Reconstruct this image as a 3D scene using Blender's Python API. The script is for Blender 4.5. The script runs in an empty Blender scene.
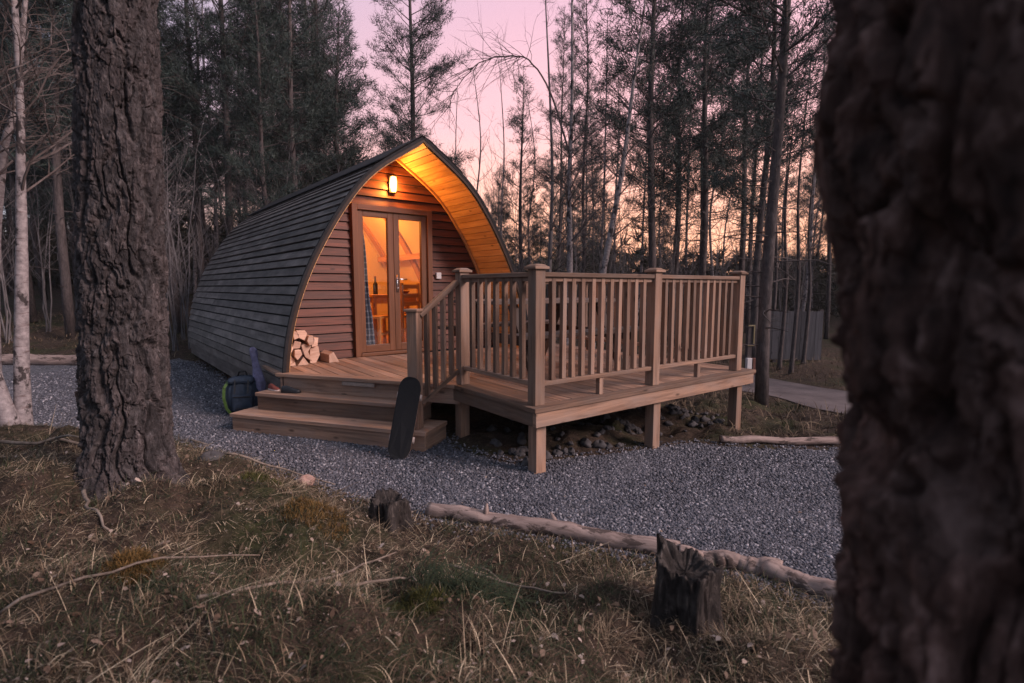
import bpy, math, random
import numpy as np
from mathutils import Vector, Matrix

SC = bpy.context.scene
R = math.radians

# ------------------------------------------------------------------ camera, sky, sun, exposure
CAM_H = 1.375
cam_data = bpy.data.cameras.new('camera')
cam = bpy.data.objects.new('camera', cam_data)
SC.collection.objects.link(cam)
cam.location = (0, 0, CAM_H)
cam.rotation_euler = (R(90 - 5.98), 0, 0)
cam_data.sensor_width = 36.0
cam_data.lens = 36.0 * 520 / 1024
cam_data.clip_start = 0.05
cam_data.clip_end = 900
cam_data.dof.use_dof = True
cam_data.dof.focus_distance = 5.2
cam_data.dof.aperture_fstop = 3.0
SC.camera = cam

SUN_AZ, SUN_EL = 112.0, 30.0   # the brightest part of the open sky over the clearing, right of the camera
SUNSET_AZ = 27.0      # degrees to the right of the camera's forward direction (+Y)
world = bpy.data.worlds.new('World')
SC.world = world
world.use_nodes = True
nt = world.node_tree
nt.nodes.clear()
def wn(t, **k):
    n = nt.nodes.new(t)
    for a, b in k.items():
        setattr(n, a, b)
    return n
w_out = wn('ShaderNodeOutputWorld')
w_sky = wn('ShaderNodeTexSky', sky_type='NISHITA', sun_disc=False)
w_sky.sun_elevation = R(SUN_EL)
w_sky.sun_rotation = R(SUN_AZ)
w_bg1 = wn('ShaderNodeBackground')
w_bg1.inputs[1].default_value = 0.02
nt.links.new(w_sky.outputs[0], w_bg1.inputs[0])
# the afterglow: a dusk gradient that depends on the direction in the sky
w_tc = wn('ShaderNodeTexCoord')
w_sep = wn('ShaderNodeSeparateXYZ')
nt.links.new(w_tc.outputs['Generated'], w_sep.inputs[0])
w_r1 = wn('ShaderNodeValToRGB')        # towards the sunset, by height
w_r2 = wn('ShaderNodeValToRGB')        # away from it
nt.links.new(w_sep.outputs[2], w_r1.inputs[0])
nt.links.new(w_sep.outputs[2], w_r2.inputs[0])
def ramp(n, pts):
    el = n.color_ramp.elements
    while len(el) < len(pts):
        el.new(0.5)
    for e, (p, c) in zip(el, pts):
        e.position = p
        e.color = (c[0], c[1], c[2], 1)
ramp(w_r1, [(0.0, (1.75, 0.66, 0.26)), (0.13, (1.60, 0.70, 0.40)), (0.28, (1.05, 0.54, 0.52)),
            (0.5, (0.76, 0.43, 0.53)), (0.8, (0.50, 0.47, 0.60)), (1.0, (0.44, 0.48, 0.60))])
ramp(w_r2, [(0.0, (0.11, 0.13, 0.19)), (0.18, (0.18, 0.20, 0.28)), (0.5, (0.36, 0.38, 0.48)), (1.0, (0.52, 0.55, 0.67))])
w_dot = wn('ShaderNodeVectorMath', operation='DOT_PRODUCT')
nt.links.new(w_tc.outputs['Generated'], w_dot.inputs[0])
w_dot.inputs[1].default_value = (math.sin(R(SUNSET_AZ)), math.cos(R(SUNSET_AZ)), 0)
w_mr = wn('ShaderNodeMapRange')
w_mr.interpolation_type = 'SMOOTHSTEP'
w_mr.inputs[1].default_value = 0.2
w_mr.inputs[2].default_value = 0.98
nt.links.new(w_dot.outputs['Value'], w_mr.inputs[0])
w_mix = wn('ShaderNodeMix', data_type='RGBA')
nt.links.new(w_mr.outputs[0], w_mix.inputs[0])
nt.links.new(w_r2.outputs[0], w_mix.inputs[6])
nt.links.new(w_r1.outputs[0], w_mix.inputs[7])
w_bg2 = wn('ShaderNodeBackground')
w_bg2.inputs[1].default_value = 0.64
nt.links.new(w_mix.outputs[2], w_bg2.inputs[0])
w_add = wn('ShaderNodeAddShader')
nt.links.new(w_bg1.outputs[0], w_add.inputs[0])
nt.links.new(w_bg2.outputs[0], w_add.inputs[1])
nt.links.new(w_add.outputs[0], w_out.inputs[0])

sun_data = bpy.data.lights.new('sun', 'SUN')
sun_data.energy = 2.5
sun_data.angle = R(20)
sun_data.color = (1.0, 0.75, 0.71)
sun = bpy.data.objects.new('sun', sun_data)
SC.collection.objects.link(sun)
sun.rotation_euler = Vector((-math.sin(R(SUN_AZ)) * math.cos(R(SUN_EL)), -math.cos(R(SUN_AZ)) * math.cos(R(SUN_EL)), -math.sin(R(SUN_EL)))).to_track_quat('-Z', 'Y').to_euler()

SC.view_settings.view_transform = 'Standard'
SC.view_settings.look = 'None'
SC.view_settings.exposure = 0.90
SC.view_settings.gamma = 1.0
SC.cycles.max_bounces = 6
SC.cycles.transparent_max_bounces = 12
SC.cycles.sample_clamp_indirect = 4.0
SC.cycles.use_denoising = True

# ------------------------------------------------------------------ helpers
COL = SC.collection
rng = np.random.default_rng(11)
random.seed(5)

def lat_noise(x, y, seed=0):
    """smooth value noise on a lattice, 0..1"""
    x = np.asarray(x, float); y = np.asarray(y, float)
    xi = np.floor(x).astype(np.int64); yi = np.floor(y).astype(np.int64)
    fx = x - xi; fy = y - yi
    fx = fx * fx * (3 - 2 * fx); fy = fy * fy * (3 - 2 * fy)
    def h(a, b):
        n = (a * 374761393 + b * 668265263 + seed * 974711) & 0x7fffffff
        n = ((n ^ (n >> 13)) * 1274126177) & 0x7fffffff
        return ((n ^ (n >> 16)) & 0xffff) / 65535.0
    return (h(xi, yi) * (1 - fx) + h(xi + 1, yi) * fx) * (1 - fy) + (h(xi, yi + 1) * (1 - fx) + h(xi + 1, yi + 1) * fx) * fy

def fbm(x, y, seed=0, octv=4):
    a = 0.5; s = 0; t = 0
    for i in range(octv):
        s = s + a * lat_noise(np.asarray(x) * 2 ** i, np.asarray(y) * 2 ** i, seed + i * 17); t += a; a *= 0.5
    return s / t

def smooth(t):
    t = np.clip(t, 0, 1)
    return t * t * (3 - 2 * t)

def tag(o, label=None, cat=None, group=None, kind=None):
    if label: o['label'] = label
    if cat: o['category'] = cat
    if group: o['group'] = group
    if kind: o['kind'] = kind
    return o

def thing(name, label, cat, loc=(0, 0, 0), rotz=0.0, group=None):
    o = bpy.data.objects.new(name, None)
    COL.objects.link(o)
    o.empty_display_size = 0.2
    o.location = loc
    o.rotation_euler = (0, 0, rotz)
    return tag(o, label, cat, group)

def mk(name, V, F, mat, parent=None, smooth_shade=False, uv=None, rnd=None, bevel=0.0):
    """F: list of faces, or an (n,3)/(n,4) int array"""
    me = bpy.data.meshes.new(name)
    V = np.asarray(V, dtype=np.float32).reshape(-1, 3)
    if isinstance(F, np.ndarray):
        k = F.shape[1]; n = F.shape[0]
        me.vertices.add(len(V)); me.vertices.foreach_set('co', V.ravel())
        me.loops.add(n * k); me.loops.foreach_set('vertex_index', F.astype(np.int32).ravel())
        me.polygons.add(n)
        me.polygons.foreach_set('loop_start', np.arange(0, n * k, k, dtype=np.int32))
        try:
            me.polygons.foreach_set('loop_total', np.full(n, k, dtype=np.int32))
        except Exception:
            pass
        me.update(calc_edges=True)
    else:
        me.from_pydata(V.tolist(), [], F)
    if uv is not None:
        l = me.uv_layers.new(name='UVMap')
        l.data.foreach_set('uv', np.asarray(uv, dtype=np.float32).ravel())
    if rnd is not None:
        a = me.attributes.new('rnd', 'FLOAT', 'POINT')
        a.data.foreach_set('value', np.asarray(rnd, dtype=np.float32).ravel())
    if smooth_shade:
        me.polygons.foreach_set('use_smooth', np.ones(len(me.polygons), dtype=bool))
    me.materials.append(mat)
    me.validate()
    o = bpy.data.objects.new(name, me)
    COL.objects.link(o)
    if parent: o.parent = parent
    if bevel > 0:
        b = o.modifiers.new('bevel', 'BEVEL'); b.width = bevel; b.segments = 2; b.limit_method = 'ANGLE'
    return o

BOXF = [(0, 3, 2, 1), (4, 5, 6, 7), (0, 1, 5, 4), (1, 2, 6, 5), (2, 3, 7, 6), (3, 0, 4, 7)]
class MB:
    """collects boards, beams, tubes and prisms, then links them as one mesh"""
    def __init__(s):
        s.v = []; s.f = []; s.uv = []; s.r = []
    def hexa(s, pts, ax=None, rnd=None):
        """8 corners (bottom ring, top ring); ax = unit vector of the grain"""
        pts = [Vector(p) for p in pts]
        b = len(s.v)
        rnd = random.random() if rnd is None else rnd
        s.v += [tuple(p) for p in pts]; s.r += [rnd] * 8
        if ax is None:
            e = [pts[1] - pts[0], pts[3] - pts[0], pts[4] - pts[0]]
            ax = max(e, key=lambda q: q.length).normalized()
        off = rnd * 7.3
        for f in BOXF:
            s.f.append([b + i for i in f])
            n = (pts[f[1]] - pts[f[0]]).cross(pts[f[2]] - pts[f[0]])
            n = n.normalized() if n.length > 1e-9 else Vector((0, 0, 1))
            a = ax - n * ax.dot(n)
            if a.length < 0.3:
                a = (pts[f[1]] - pts[f[0]]).normalized() if (pts[f[1]] - pts[f[0]]).length > 1e-9 else Vector((1, 0, 0))
            a.normalize(); c = n.cross(a)
            for i in f:
                s.uv.append((pts[i].dot(a) + off, pts[i].dot(c) + off * 1.7))
    def box(s, c, l, rot=None, ax=None, rnd=None):
        c = Vector(c); hx, hy, hz = l[0] / 2, l[1] / 2, l[2] / 2
        P = [Vector((-hx, -hy, -hz)), Vector((hx, -hy, -hz)), Vector((hx, hy, -hz)), Vector((-hx, hy, -hz)),
             Vector((-hx, -hy, hz)), Vector((hx, -hy, hz)), Vector((hx, hy, hz)), Vector((-hx, hy, hz))]
        if rot is not None:
            P = [rot @ p for p in P]
        s.hexa([c + p for p in P], ax, rnd)
    def beam(s, p, q, w, h, up=(0, 0, 1), rnd=None):
        p = Vector(p); q = Vector(q); x = (q - p); L = x.length; x.normalize()
        y = Vector(up).cross(x).normalized(); z = x.cross(y)
        m = Matrix((x, y, z)).transposed()
        s.box((p + q) / 2, (L, w, h), m, x, rnd)
    def tube(s, pts, rad, n=8, rnd=None, cap=True, jit=0.0):
        pts = [Vector(p) for p in pts]
        if not hasattr(rad, '__len__'): rad = [rad] * len(pts)
        b = len(s.v); rnd = random.random() if rnd is None else rnd
        up = Vector((0.13, 0.31, 0.94)); L = 0.0
        prev = None; us = []
        for i, p in enumerate(pts):
            d = (pts[min(i + 1, len(pts) - 1)] - pts[max(i - 1, 0)])
            d = d.normalized() if d.length > 1e-9 else Vector((0, 0, 1))
            if prev is None:
                a = up.cross(d)
                if a.length < 0.2: a = Vector((1, 0, 0)).cross(d)
            else:
                a = prev - d * prev.dot(d)
            a.normalize(); prev = a; c = d.cross(a)
            if i: L += (p - pts[i - 1]).length
            us.append(L)
            for k in range(n):
                t = 2 * math.pi * k / n
                r = rad[i] * (1 + (random.uniform(-jit, jit) if jit else 0))
                s.v.append(tuple(p + (a * math.cos(t) + c * math.sin(t)) * r)); s.r.append(rnd)
        for i in range(len(pts) - 1):
            for k in range(n):
                k2 = (k + 1) % n
                s.f.append([b + i * n + k, b + i * n + k2, b + (i + 1) * n + k2, b + (i + 1) * n + k])
                w0 = 2 * math.pi * rad[i] / n
                for (ii, kk) in ((i, k), (i, k + 1), (i + 1, k + 1), (i + 1, k)):
                    s.uv.append((us[ii] + rnd * 7, kk * w0 + rnd * 5))
        if cap:
            for base, order in ((b, range(n - 1, -1, -1)), (b + (len(pts) - 1) * n, range(n))):
                s.f.append([base + k for k in order])
                for k in order:
                    s.uv.append((s.v[base + k][0], s.v[base + k][1]))
    def prism(s, poly, off, rnd=None, ax=None):
        """poly: 3-D points of one face, off: extrusion vector"""
        P = [Vector(p) for p in poly]; o = Vector(off); n = len(P); b = len(s.v)
        rnd = random.random() if rnd is None else rnd
        s.v += [tuple(p) for p in P] + [tuple(p + o) for p in P]; s.r += [rnd] * (2 * n)
        axx = Vector(ax).normalized() if ax is not None else o.normalized()
        fs = [list(range(n - 1, -1, -1)), [n + i for i in range(n)]] + [[i, (i + 1) % n, n + (i + 1) % n, n + i] for i in range(n)]
        al = P + [p + o for p in P]
        for f in fs:
            s.f.append([b + i for i in f])
            nn = (al[f[1]] - al[f[0]]).cross(al[f[2]] - al[f[0]])
            nn = nn.normalized() if nn.length > 1e-12 else Vector((0, 0, 1))
            a = axx - nn * axx.dot(nn)
            if a.length < 0.3: a = (al[f[1]] - al[f[0]])
            a.normalize(); c = nn.cross(a)
            for i in f: s.uv.append((al[i].dot(a) + rnd * 7, al[i].dot(c) + rnd * 11))
    def grid(s, rows, rnd=0.5, closed=False):
        """rows: list of equal-length point lists"""
        b = len(s.v); n = len(rows[0])
        for r in rows:
            for p in r: s.v.append(tuple(p)); s.r.append(rnd)
        for i in range(len(rows) - 1):
            for k in range(n if closed else n - 1):
                k2 = (k + 1) % n
                s.f.append([b + i * n + k, b + i * n + k2, b + (i + 1) * n + k2, b + (i + 1) * n + k])
                for (ii, kk) in ((i, k), (i, k + 1), (i + 1, k + 1), (i + 1, k)):
                    s.uv.append((ii * 0.05, kk * 0.05))
    def build(s, name, mat, parent=None, smooth_shade=False, bevel=0.0):
        return mk(name, s.v, s.f, mat, parent, smooth_shade, s.uv, s.r, bevel)

def copy_tree(o, parent=None):
    c = o.copy(); COL.objects.link(c)
    if parent: c.parent = parent
    for ch in list(o.children): copy_tree(ch, c)
    return c

# ------------------------------------------------------------------ materials
def mat_base(name, rough=0.7, spec=0.3):
    m = bpy.data.materials.new(name); m.use_nodes = True
    t = m.node_tree; b = t.nodes['Principled BSDF']
    b.inputs['Roughness'].default_value = rough
    b.inputs['Specular IOR Level'].default_value = spec
    return m, t, b
def N(t, typ, **k):
    n = t.nodes.new(typ)
    for a, v in k.items(): setattr(n, a, v)
    return n
def ramp_node(t, pts, src):
    n = N(t, 'ShaderNodeValToRGB'); ramp(n, pts); t.links.new(src, n.inputs[0]); return n.outputs[0]
def noise(t, vec, scale, detail=5, rough=0.6, dist=0.0):
    n = N(t, 'ShaderNodeTexNoise'); n.inputs['Scale'].default_value = scale; n.inputs['Detail'].default_value = detail
    n.inputs['Roughness'].default_value = rough; n.inputs['Distortion'].default_value = dist
    t.links.new(vec, n.inputs['Vector']); return n.outputs['Fac']
def mapping(t, vec, sc):
    n = N(t, 'ShaderNodeMapping'); n.inputs['Scale'].default_value = sc; t.links.new(vec, n.inputs[0]); return n.outputs[0]
def mixc(t, fac, a, b, mode='MIX'):
    n = N(t, 'ShaderNodeMix', data_type='RGBA', blend_type=mode)
    for i, v in ((0, fac), (6, a), (7, b)):
        if hasattr(v, 'is_linked'): t.links.new(v, n.inputs[i])
        elif i == 0: n.inputs[0].default_value = v
        else: n.inputs[i].default_value = (v[0], v[1], v[2], 1)
    return n.outputs[2]
def bump(t, b, h, strength=0.5, dist=0.01):
    n = N(t, 'ShaderNodeBump'); n.inputs['Strength'].default_value = strength; n.inputs['Distance'].default_value = dist
    t.links.new(h, n.inputs['Height']); t.links.new(n.outputs[0], b.inputs['Normal'])
def attr(t, name='rnd'):
    n = N(t, 'ShaderNodeAttribute'); n.attribute_name = name; return n.outputs['Fac']

def wood(name, dark, light, grey=None, rough=0.75, knots=True, bmp=0.35, var=0.5, spec=0.25):
    m, t, b = mat_base(name, rough, spec)
    uv = N(t, 'ShaderNodeUVMap').outputs[0]
    g = noise(t, mapping(t, uv, (1.6, 26, 1)), 1.0, 7, 0.65, 0.6)
    col = ramp_node(t, [(0.28, dark), (0.5, [(a + c) / 2 for a, c in zip(dark, light)]), (0.72, light)], g)
    if grey is not None:
        blot = noise(t, mapping(t, uv, (2.0, 5, 1)), 1.3, 4, 0.6)
        f = ramp_node(t, [(0.42, (0, 0, 0)), (0.68, (0.8, 0.8, 0.8))], blot)
        col = mixc(t, f, col, grey)
    if knots:
        v = N(t, 'ShaderNodeTexVoronoi'); v.inputs['Scale'].default_value = 1.0
        t.links.new(mapping(t, uv, (3.0, 7.5, 1)), v.inputs['Vector'])
        k = ramp_node(t, [(0.05, (1, 1, 1)), (0.13, (0, 0, 0))], v.outputs['Distance'])
        kk = N(t, 'ShaderNodeMath', operation='MULTIPLY'); t.links.new(k, kk.inputs[0]); kk.inputs[1].default_value = 0.75
        col = mixc(t, kk.outputs[0], col, [c * 0.35 for c in dark])
    a = attr(t)
    n = N(t, 'ShaderNodeMapRange'); t.links.new(a, n.inputs[0]); n.inputs[3].default_value = 1 - var * 0.5; n.inputs[4].default_value = 1 + var * 0.5
    hv = N(t, 'ShaderNodeHueSaturation'); t.links.new(n.outputs[0], hv.inputs['Value']); t.links.new(col, hv.inputs['Color'])
    t.links.new(hv.outputs[0], b.inputs['Base Color'])
    bump(t, b, g, bmp, 0.006)
    return m

M = {}
M['deck'] = wood('weathered_deck_wood', (0.095, 0.052, 0.037), (0.39, 0.225, 0.145), (0.25, 0.175, 0.14), var=.8, rough=.55, spec=.4)
M['rail'] = wood('railing_wood', (0.075, 0.044, 0.033), (0.31, 0.188, 0.128), (0.20, 0.145, 0.118), var=0.9)
M['hull'] = wood('grey_cladding', (0.020, 0.016, 0.0145), (0.092, 0.076, 0.070), (0.17, 0.147, 0.138), rough=0.55, knots=True, bmp=0.5, var=0.6, spec=0.45)
M['front'] = wood('red_brown_clapboard', (0.034, 0.011, 0.0065), (0.135, 0.039, 0.022), None, rough=0.55, bmp=0.4, var=0.4)
M['pine'] = wood('varnished_pine', (0.36, 0.165, 0.055), (0.66, 0.37, 0.15), None, rough=0.5, bmp=0.15, var=0.3)
M['frame'] = wood('brown_joinery', (0.09, 0.038, 0.02), (0.17, 0.07, 0.035), None, rough=0.45, knots=False, bmp=0.1, var=0.2)
M['cutwood'] = wood('split_firewood', (0.36, 0.21, 0.15), (0.62, 0.43, 0.33), None, rough=0.8, knots=False, var=0.5)
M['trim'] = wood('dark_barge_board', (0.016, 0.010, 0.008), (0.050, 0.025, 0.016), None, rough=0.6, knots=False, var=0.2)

def plain(name, c, rough=0.6, spec=0.3, var=0.25, scale=8, metal=0.0, bmp=0.1):
    m, t, b = mat_base(name, rough, spec)
    tc = N(t, 'ShaderNodeTexCoord').outputs['Object']
    g = noise(t, tc, scale, 5)
    col = ramp_node(t, [(0.3, [x * (1 - var) for x in c]), (0.7, [min(1, x * (1 + var)) for x in c])], g)
    t.links.new(col, b.inputs['Base Color']); b.inputs['Metallic'].default_value = metal
    bump(t, b, g, bmp, 0.004)
    return m
M['felt'] = plain('black_roof_felt', (0.016, 0.016, 0.018), 0.8, 0.2, 0.3, 30)
M['black'] = plain('black_rubber', (0.014, 0.014, 0.016), 0.6, 0.3, 0.2, 40)
M['steel'] = plain('brushed_steel', (0.55, 0.55, 0.56), 0.3, 0.5, 0.1, 60, 1.0)
M['white'] = plain('white_plastic', (0.52, 0.50, 0.50), 0.4, 0.4, 0.05, 10)
M['cream'] = plain('cream_inner_wall', (0.74, 0.60, 0.42), 0.8, 0.2, 0.05, 3)
M['navy'] = plain('navy_nylon', (0.022, 0.034, 0.055), 0.6, 0.3, 0.35, 22, bmp=0.5)
M['lime'] = plain('lime_nylon', (0.05, 0.095, 0.022), 0.55, 0.3, 0.3, 30)
M['purple'] = plain('lilac_fabric', (0.19, 0.18, 0.285), 0.8, 0.2, 0.35, 14, bmp=0.4)
M['shoe'] = plain('black_leather', (0.012, 0.012, 0.014), 0.45, 0.4, 0.2, 20)
M['sole'] = plain('pale_sole', (0.55, 0.46, 0.42), 0.7, 0.2, 0.1, 20)
M['redcloth'] = plain('red_canvas', (0.16, 0.045, 0.035), 0.8, 0.2, 0.2, 30)
M['stone'] = plain('grey_stone', (0.06, 0.057, 0.06), 0.9, 0.2, 0.5, 9, bmp=0.8)
M['deckgrip'] = plain('black_grip_paper', (0.010, 0.011, 0.013), 0.85, 0.2, 0.4, 160, bmp=0.4)
M['brownbox'] = plain('brown_box', (0.10, 0.04, 0.03), 0.6, 0.3, 0.2, 12)
M['yellow'] = plain('faded_yellow', (0.22, 0.18, 0.10), 0.6, 0.3, 0.15, 12)
M['fruit'] = plain('yellow_fruit', (0.75, 0.42, 0.05), 0.5, 0.4, 0.2, 12)
M['cloth'] = plain('red_cloth', (0.35, 0.09, 0.05), 0.9, 0.2, 0.3, 12)
M['dirtystrip'] = plain('pale_metal_strip', (0.27, 0.21, 0.18), 0.5, 0.4, 0.25, 30)

def ground_mat():
    m, t, b = mat_base('forest_floor', 0.95, 0.1)
    tc = N(t, 'ShaderNodeTexCoord').outputs['Object']
    n1 = noise(t, tc, 1.1, 6, 0.65); n2 = noise(t, tc, 14, 6, 0.7, 0.4); n3 = noise(t, tc, 70, 4, 0.7)
    c1 = ramp_node(t, [(0.3, (0.016, 0.012, 0.010)), (0.55, (0.048, 0.034, 0.026)), (0.75, (0.10, 0.072, 0.054))], n2)
    c2 = ramp_node(t, [(0.35, (0.012, 0.016, 0.008)), (0.7, (0.045, 0.05, 0.02))], n2)
    f = ramp_node(t, [(0.48, (0, 0, 0)), (0.62, (0.85, 0.85, 0.85))], n1)
    c = mixc(t, f, c1, c2)
    l = ramp_node(t, [(0.60, (0, 0, 0)), (0.68, (0.8, 0.8, 0.8))], n3)
    c = mixc(t, l, c, (0.20, 0.15, 0.115))
    t.links.new(c, b.inputs['Base Color']); bump(t, b, n2, 0.9, 0.03)
    return m
M['ground'] = ground_mat()
def gravel_mat(name, chips):
    m, t, b = mat_base(name, 0.8, 0.35)
    tc = N(t, 'ShaderNodeTexCoord').outputs['Object']
    if chips:
        a = attr(t)
        c = ramp_node(t, [(0.0, (0.022, 0.024, 0.032)), (0.5, (0.068, 0.071, 0.089)), (0.85, (0.15, 0.15, 0.175)), (1.0, (0.40, 0.385, 0.41))], a)
        n = noise(t, tc, 90, 3); c = mixc(t, 0.3, c, ramp_node(t, [(0.3, (0.025, 0.026, 0.034)), (0.7, (0.18, 0.178, 0.20))], n))
        t.links.new(c, b.inputs['Base Color'])
    else:
        v = N(t, 'ShaderNodeTexVoronoi'); v.inputs['Scale'].default_value = 45; t.links.new(tc, v.inputs['Vector'])
        c = ramp_node(t, [(0.1, (0.03, 0.03, 0.037)), (0.55, (0.085, 0.086, 0.10)), (0.95, (0.20, 0.198, 0.215))], v.outputs['Color'])
        n = noise(t, tc, 0.9, 5, 0.6); c = mixc(t, ramp_node(t, [(0.5, (0, 0, 0)), (0.75, (0.35, 0.35, 0.35))], n), c, (0.075, 0.062, 0.052))
        t.links.new(c, b.inputs['Base Color']); bump(t, b, v.outputs['Distance'], 1.0, 0.02)
    return m
M['gravel'] = gravel_mat('grey_gravel', False)
M['chips'] = gravel_mat('gravel_chips', True)
def blade_mat(name, pts, rough=0.8):
    m, t, b = mat_base(name, rough, 0.2)
    c = ramp_node(t, pts, attr(t)); t.links.new(c, b.inputs['Base Color'])
    return m
M['grass'] = blade_mat('dry_grass', [(0.0, (0.014, 0.024, 0.014)), (0.22, (0.034, 0.042, 0.018)), (0.36, (0.045, 0.030, 0.020)),
                                      (0.6, (0.105, 0.074, 0.048)), (0.8, (0.22, 0.165, 0.11)), (1.0, (0.54, 0.44, 0.31))])
M['leaf'] = blade_mat('fallen_leaves', [(0.0, (0.07, 0.04, 0.025)), (0.7, (0.16, 0.11, 0.08)), (1.0, (0.36, 0.29, 0.25))])
M['needles'] = blade_mat('pine_needles', [(0.0, (0.018, 0.030, 0.028)), (0.6, (0.038, 0.056, 0.050)), (1.0, (0.070, 0.086, 0.070))], 0.6)
M['brush'] = blade_mat('understory', [(0.0, (0.03, 0.032, 0.022)), (1.0, (0.075, 0.066, 0.048))], 0.8)

def bark_mat(name, c0, c1, c2, scale=1.0, b_=0.8, plates=False):
    m, t, b = mat_base(name, 0.9, 0.2)
    tc = N(t, 'ShaderNodeTexCoord').outputs['Object']
    n1 = noise(t, mapping(t, tc, (18 * scale, 18 * scale, 5 * scale)), 1.0, 7, 0.7, 0.5)
    n2 = noise(t, tc, 5 * scale, 5, 0.6)
    c = ramp_node(t, [(0.3, c0), (0.55, c1), (0.75, c2)], n1)
    f = ramp_node(t, [(0.52, (0, 0, 0)), (0.7, (0.6, 0.6, 0.6))], n2)
    c = mixc(t, f, c, [0.5 * (x + y) + 0.008 for x, y in zip(c1, c2)])
    if plates:
        pr = ramp_node(t, [(0.0, (0.45, 0.42, 0.42)), (0.5, (1, 1, 1)), (1.0, (1.75, 1.6, 1.55))], attr(t))
        c = mixc(t, 1.0, c, pr, 'MULTIPLY')
    t.links.new(c, b.inputs['Base Color']); bump(t, b, n1, b_, 0.015)
    return m
M['bark'] = bark_mat('pine_bark', (0.012, 0.0105, 0.011), (0.042, 0.037, 0.038), (0.13, 0.118, 0.12), 2.6, .9, True)
M['bark_near'] = bark_mat('reddish_pine_bark', (0.014, 0.009, 0.008), (0.068, 0.040, 0.034), (0.24, 0.165, 0.15), 2.2, .9, True)  # reddish brown bark, browner than the other pine bark
M['bark_far'] = bark_mat('slender_pine_bark', (0.030, 0.026, 0.027), (0.070, 0.058, 0.057), (0.13, 0.108, 0.104), 1.4)
M['stump'] = bark_mat('rotten_stump', (0.007, 0.006, 0.006), (0.030, 0.025, 0.023), (0.13, 0.11, 0.10), 2.2)
M['twig'] = bark_mat('dead_twig', (0.07, 0.055, 0.045), (0.17, 0.135, 0.11), (0.30, 0.25, 0.21), 1.0, 0.3)
M['bare'] = bark_mat('bare_twigs', (0.05, 0.038, 0.036), (0.10, 0.08, 0.075), (0.17, 0.145, 0.14), 0.6, 0.2)
M['palebare'] = bark_mat('pale_bare_stems', (0.055, 0.05, 0.053), (0.13, 0.118, 0.12), (0.24, 0.22, 0.222), 0.6, 0.2)
def log_mat():
    m, t, b = mat_base('peeled_log', 0.85, 0.2)
    uv = N(t, 'ShaderNodeUVMap').outputs[0]
    n1 = noise(t, mapping(t, uv, (3, 30, 1)), 1.0, 6, 0.65, 0.5); n2 = noise(t, mapping(t, uv, (2.6, 8, 1)), 1.6, 7, 0.7, .4)
    c = ramp_node(t, [(0.3, (0.12, 0.085, 0.074)), (0.7, (0.35, 0.265, 0.235))], n1)
    f = ramp_node(t, [(0.525, (0, 0, 0)), (0.58, (0.92, 0.92, 0.92))], n2)
    c = mixc(t, f, c, (0.055, 0.04, 0.035)); t.links.new(c, b.inputs['Base Color']); bump(t, b, n1, 0.5, 0.008)
    return m
M['log'] = log_mat()
def birch_mat():
    m, t, b = mat_base('birch_bark', 0.75, 0.25)
    tc = N(t, 'ShaderNodeTexCoord').outputs['Object']
    n1 = noise(t, mapping(t, tc, (5, 5, 34)), 1.0, 6, 0.7); n2 = noise(t, mapping(t, tc, (5, 5, 3.2)), 1.5, 5, 0.6); n3 = noise(t, tc, 24, 5)
    c = ramp_node(t, [(0.3, (0.13, 0.112, 0.115)), (0.7, (0.33, 0.29, 0.29))], n3)
    c = mixc(t, ramp_node(t, [(0.56, (0, 0, 0)), (0.63, (0.85, 0.85, 0.85))], n1), c, (0.10, 0.065, 0.062))
    c = mixc(t, ramp_node(t, [(0.53, (0, 0, 0)), (0.58, (0.95, 0.95, 0.95))], n2), c, (0.025, 0.02, 0.02))
    t.links.new(c, b.inputs['Base Color']); bump(t, b, n1, 0.4, 0.006)
    return m
M['birch'] = birch_mat()
def road_mat():
    m, t, b = mat_base('worn_track', 0.9, 0.2)
    tc = N(t, 'ShaderNodeTexCoord').outputs['Object']
    n = noise(t, tc, 3, 6, 0.6); n2 = noise(t, tc, 60, 4)
    c = ramp_node(t, [(0.3, (0.06, 0.05, 0.052)), (0.7, (0.135, 0.112, 0.113))], n)
    c = mixc(t, ramp_node(t, [(0.4, (0, 0, 0)), (0.7, (0.5, 0.5, 0.5))], n2), c, (0.09, 0.08, 0.08))
    t.links.new(c, b.inputs['Base Color']); bump(t, b, n2, 0.5, 0.01)
    return m
M['road'] = road_mat()
def glass_mat():
    m = bpy.data.materials.new('door_glass'); m.use_nodes = True; t = m.node_tree; t.nodes.clear()
    o = N(t, 'ShaderNodeOutputMaterial'); tr = N(t, 'ShaderNodeBsdfTransparent'); g = N(t, 'ShaderNodeBsdfGlossy'); g.inputs['Roughness'].default_value = 0.02
    fr = N(t, 'ShaderNodeFresnel'); fr.inputs[0].default_value = 1.45
    mx = N(t, 'ShaderNodeMixShader'); t.links.new(fr.outputs[0], mx.inputs[0]); t.links.new(tr.outputs[0], mx.inputs[1]); t.links.new(g.outputs[0], mx.inputs[2])
    tr.inputs[0].default_value = (0.96, 0.97, 0.96, 1)
    t.links.new(mx.outputs[0], o.inputs[0]); return m
M['glass'] = glass_mat()
def lit_mat(name, c, s, mix=0.6):
    m = bpy.data.materials.new(name); m.use_nodes = True; t = m.node_tree; t.nodes.clear()
    o = N(t, 'ShaderNodeOutputMaterial'); e = N(t, 'ShaderNodeEmission'); e.inputs[0].default_value = (*c, 1); e.inputs[1].default_value = s
    tr = N(t, 'ShaderNodeBsdfTransparent'); mx = N(t, 'ShaderNodeMixShader'); mx.inputs[0].default_value = mix
    t.links.new(tr.outputs[0], mx.inputs[1]); t.links.new(e.outputs[0], mx.inputs[2]); t.links.new(mx.outputs[0], o.inputs[0]); return m
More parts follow.
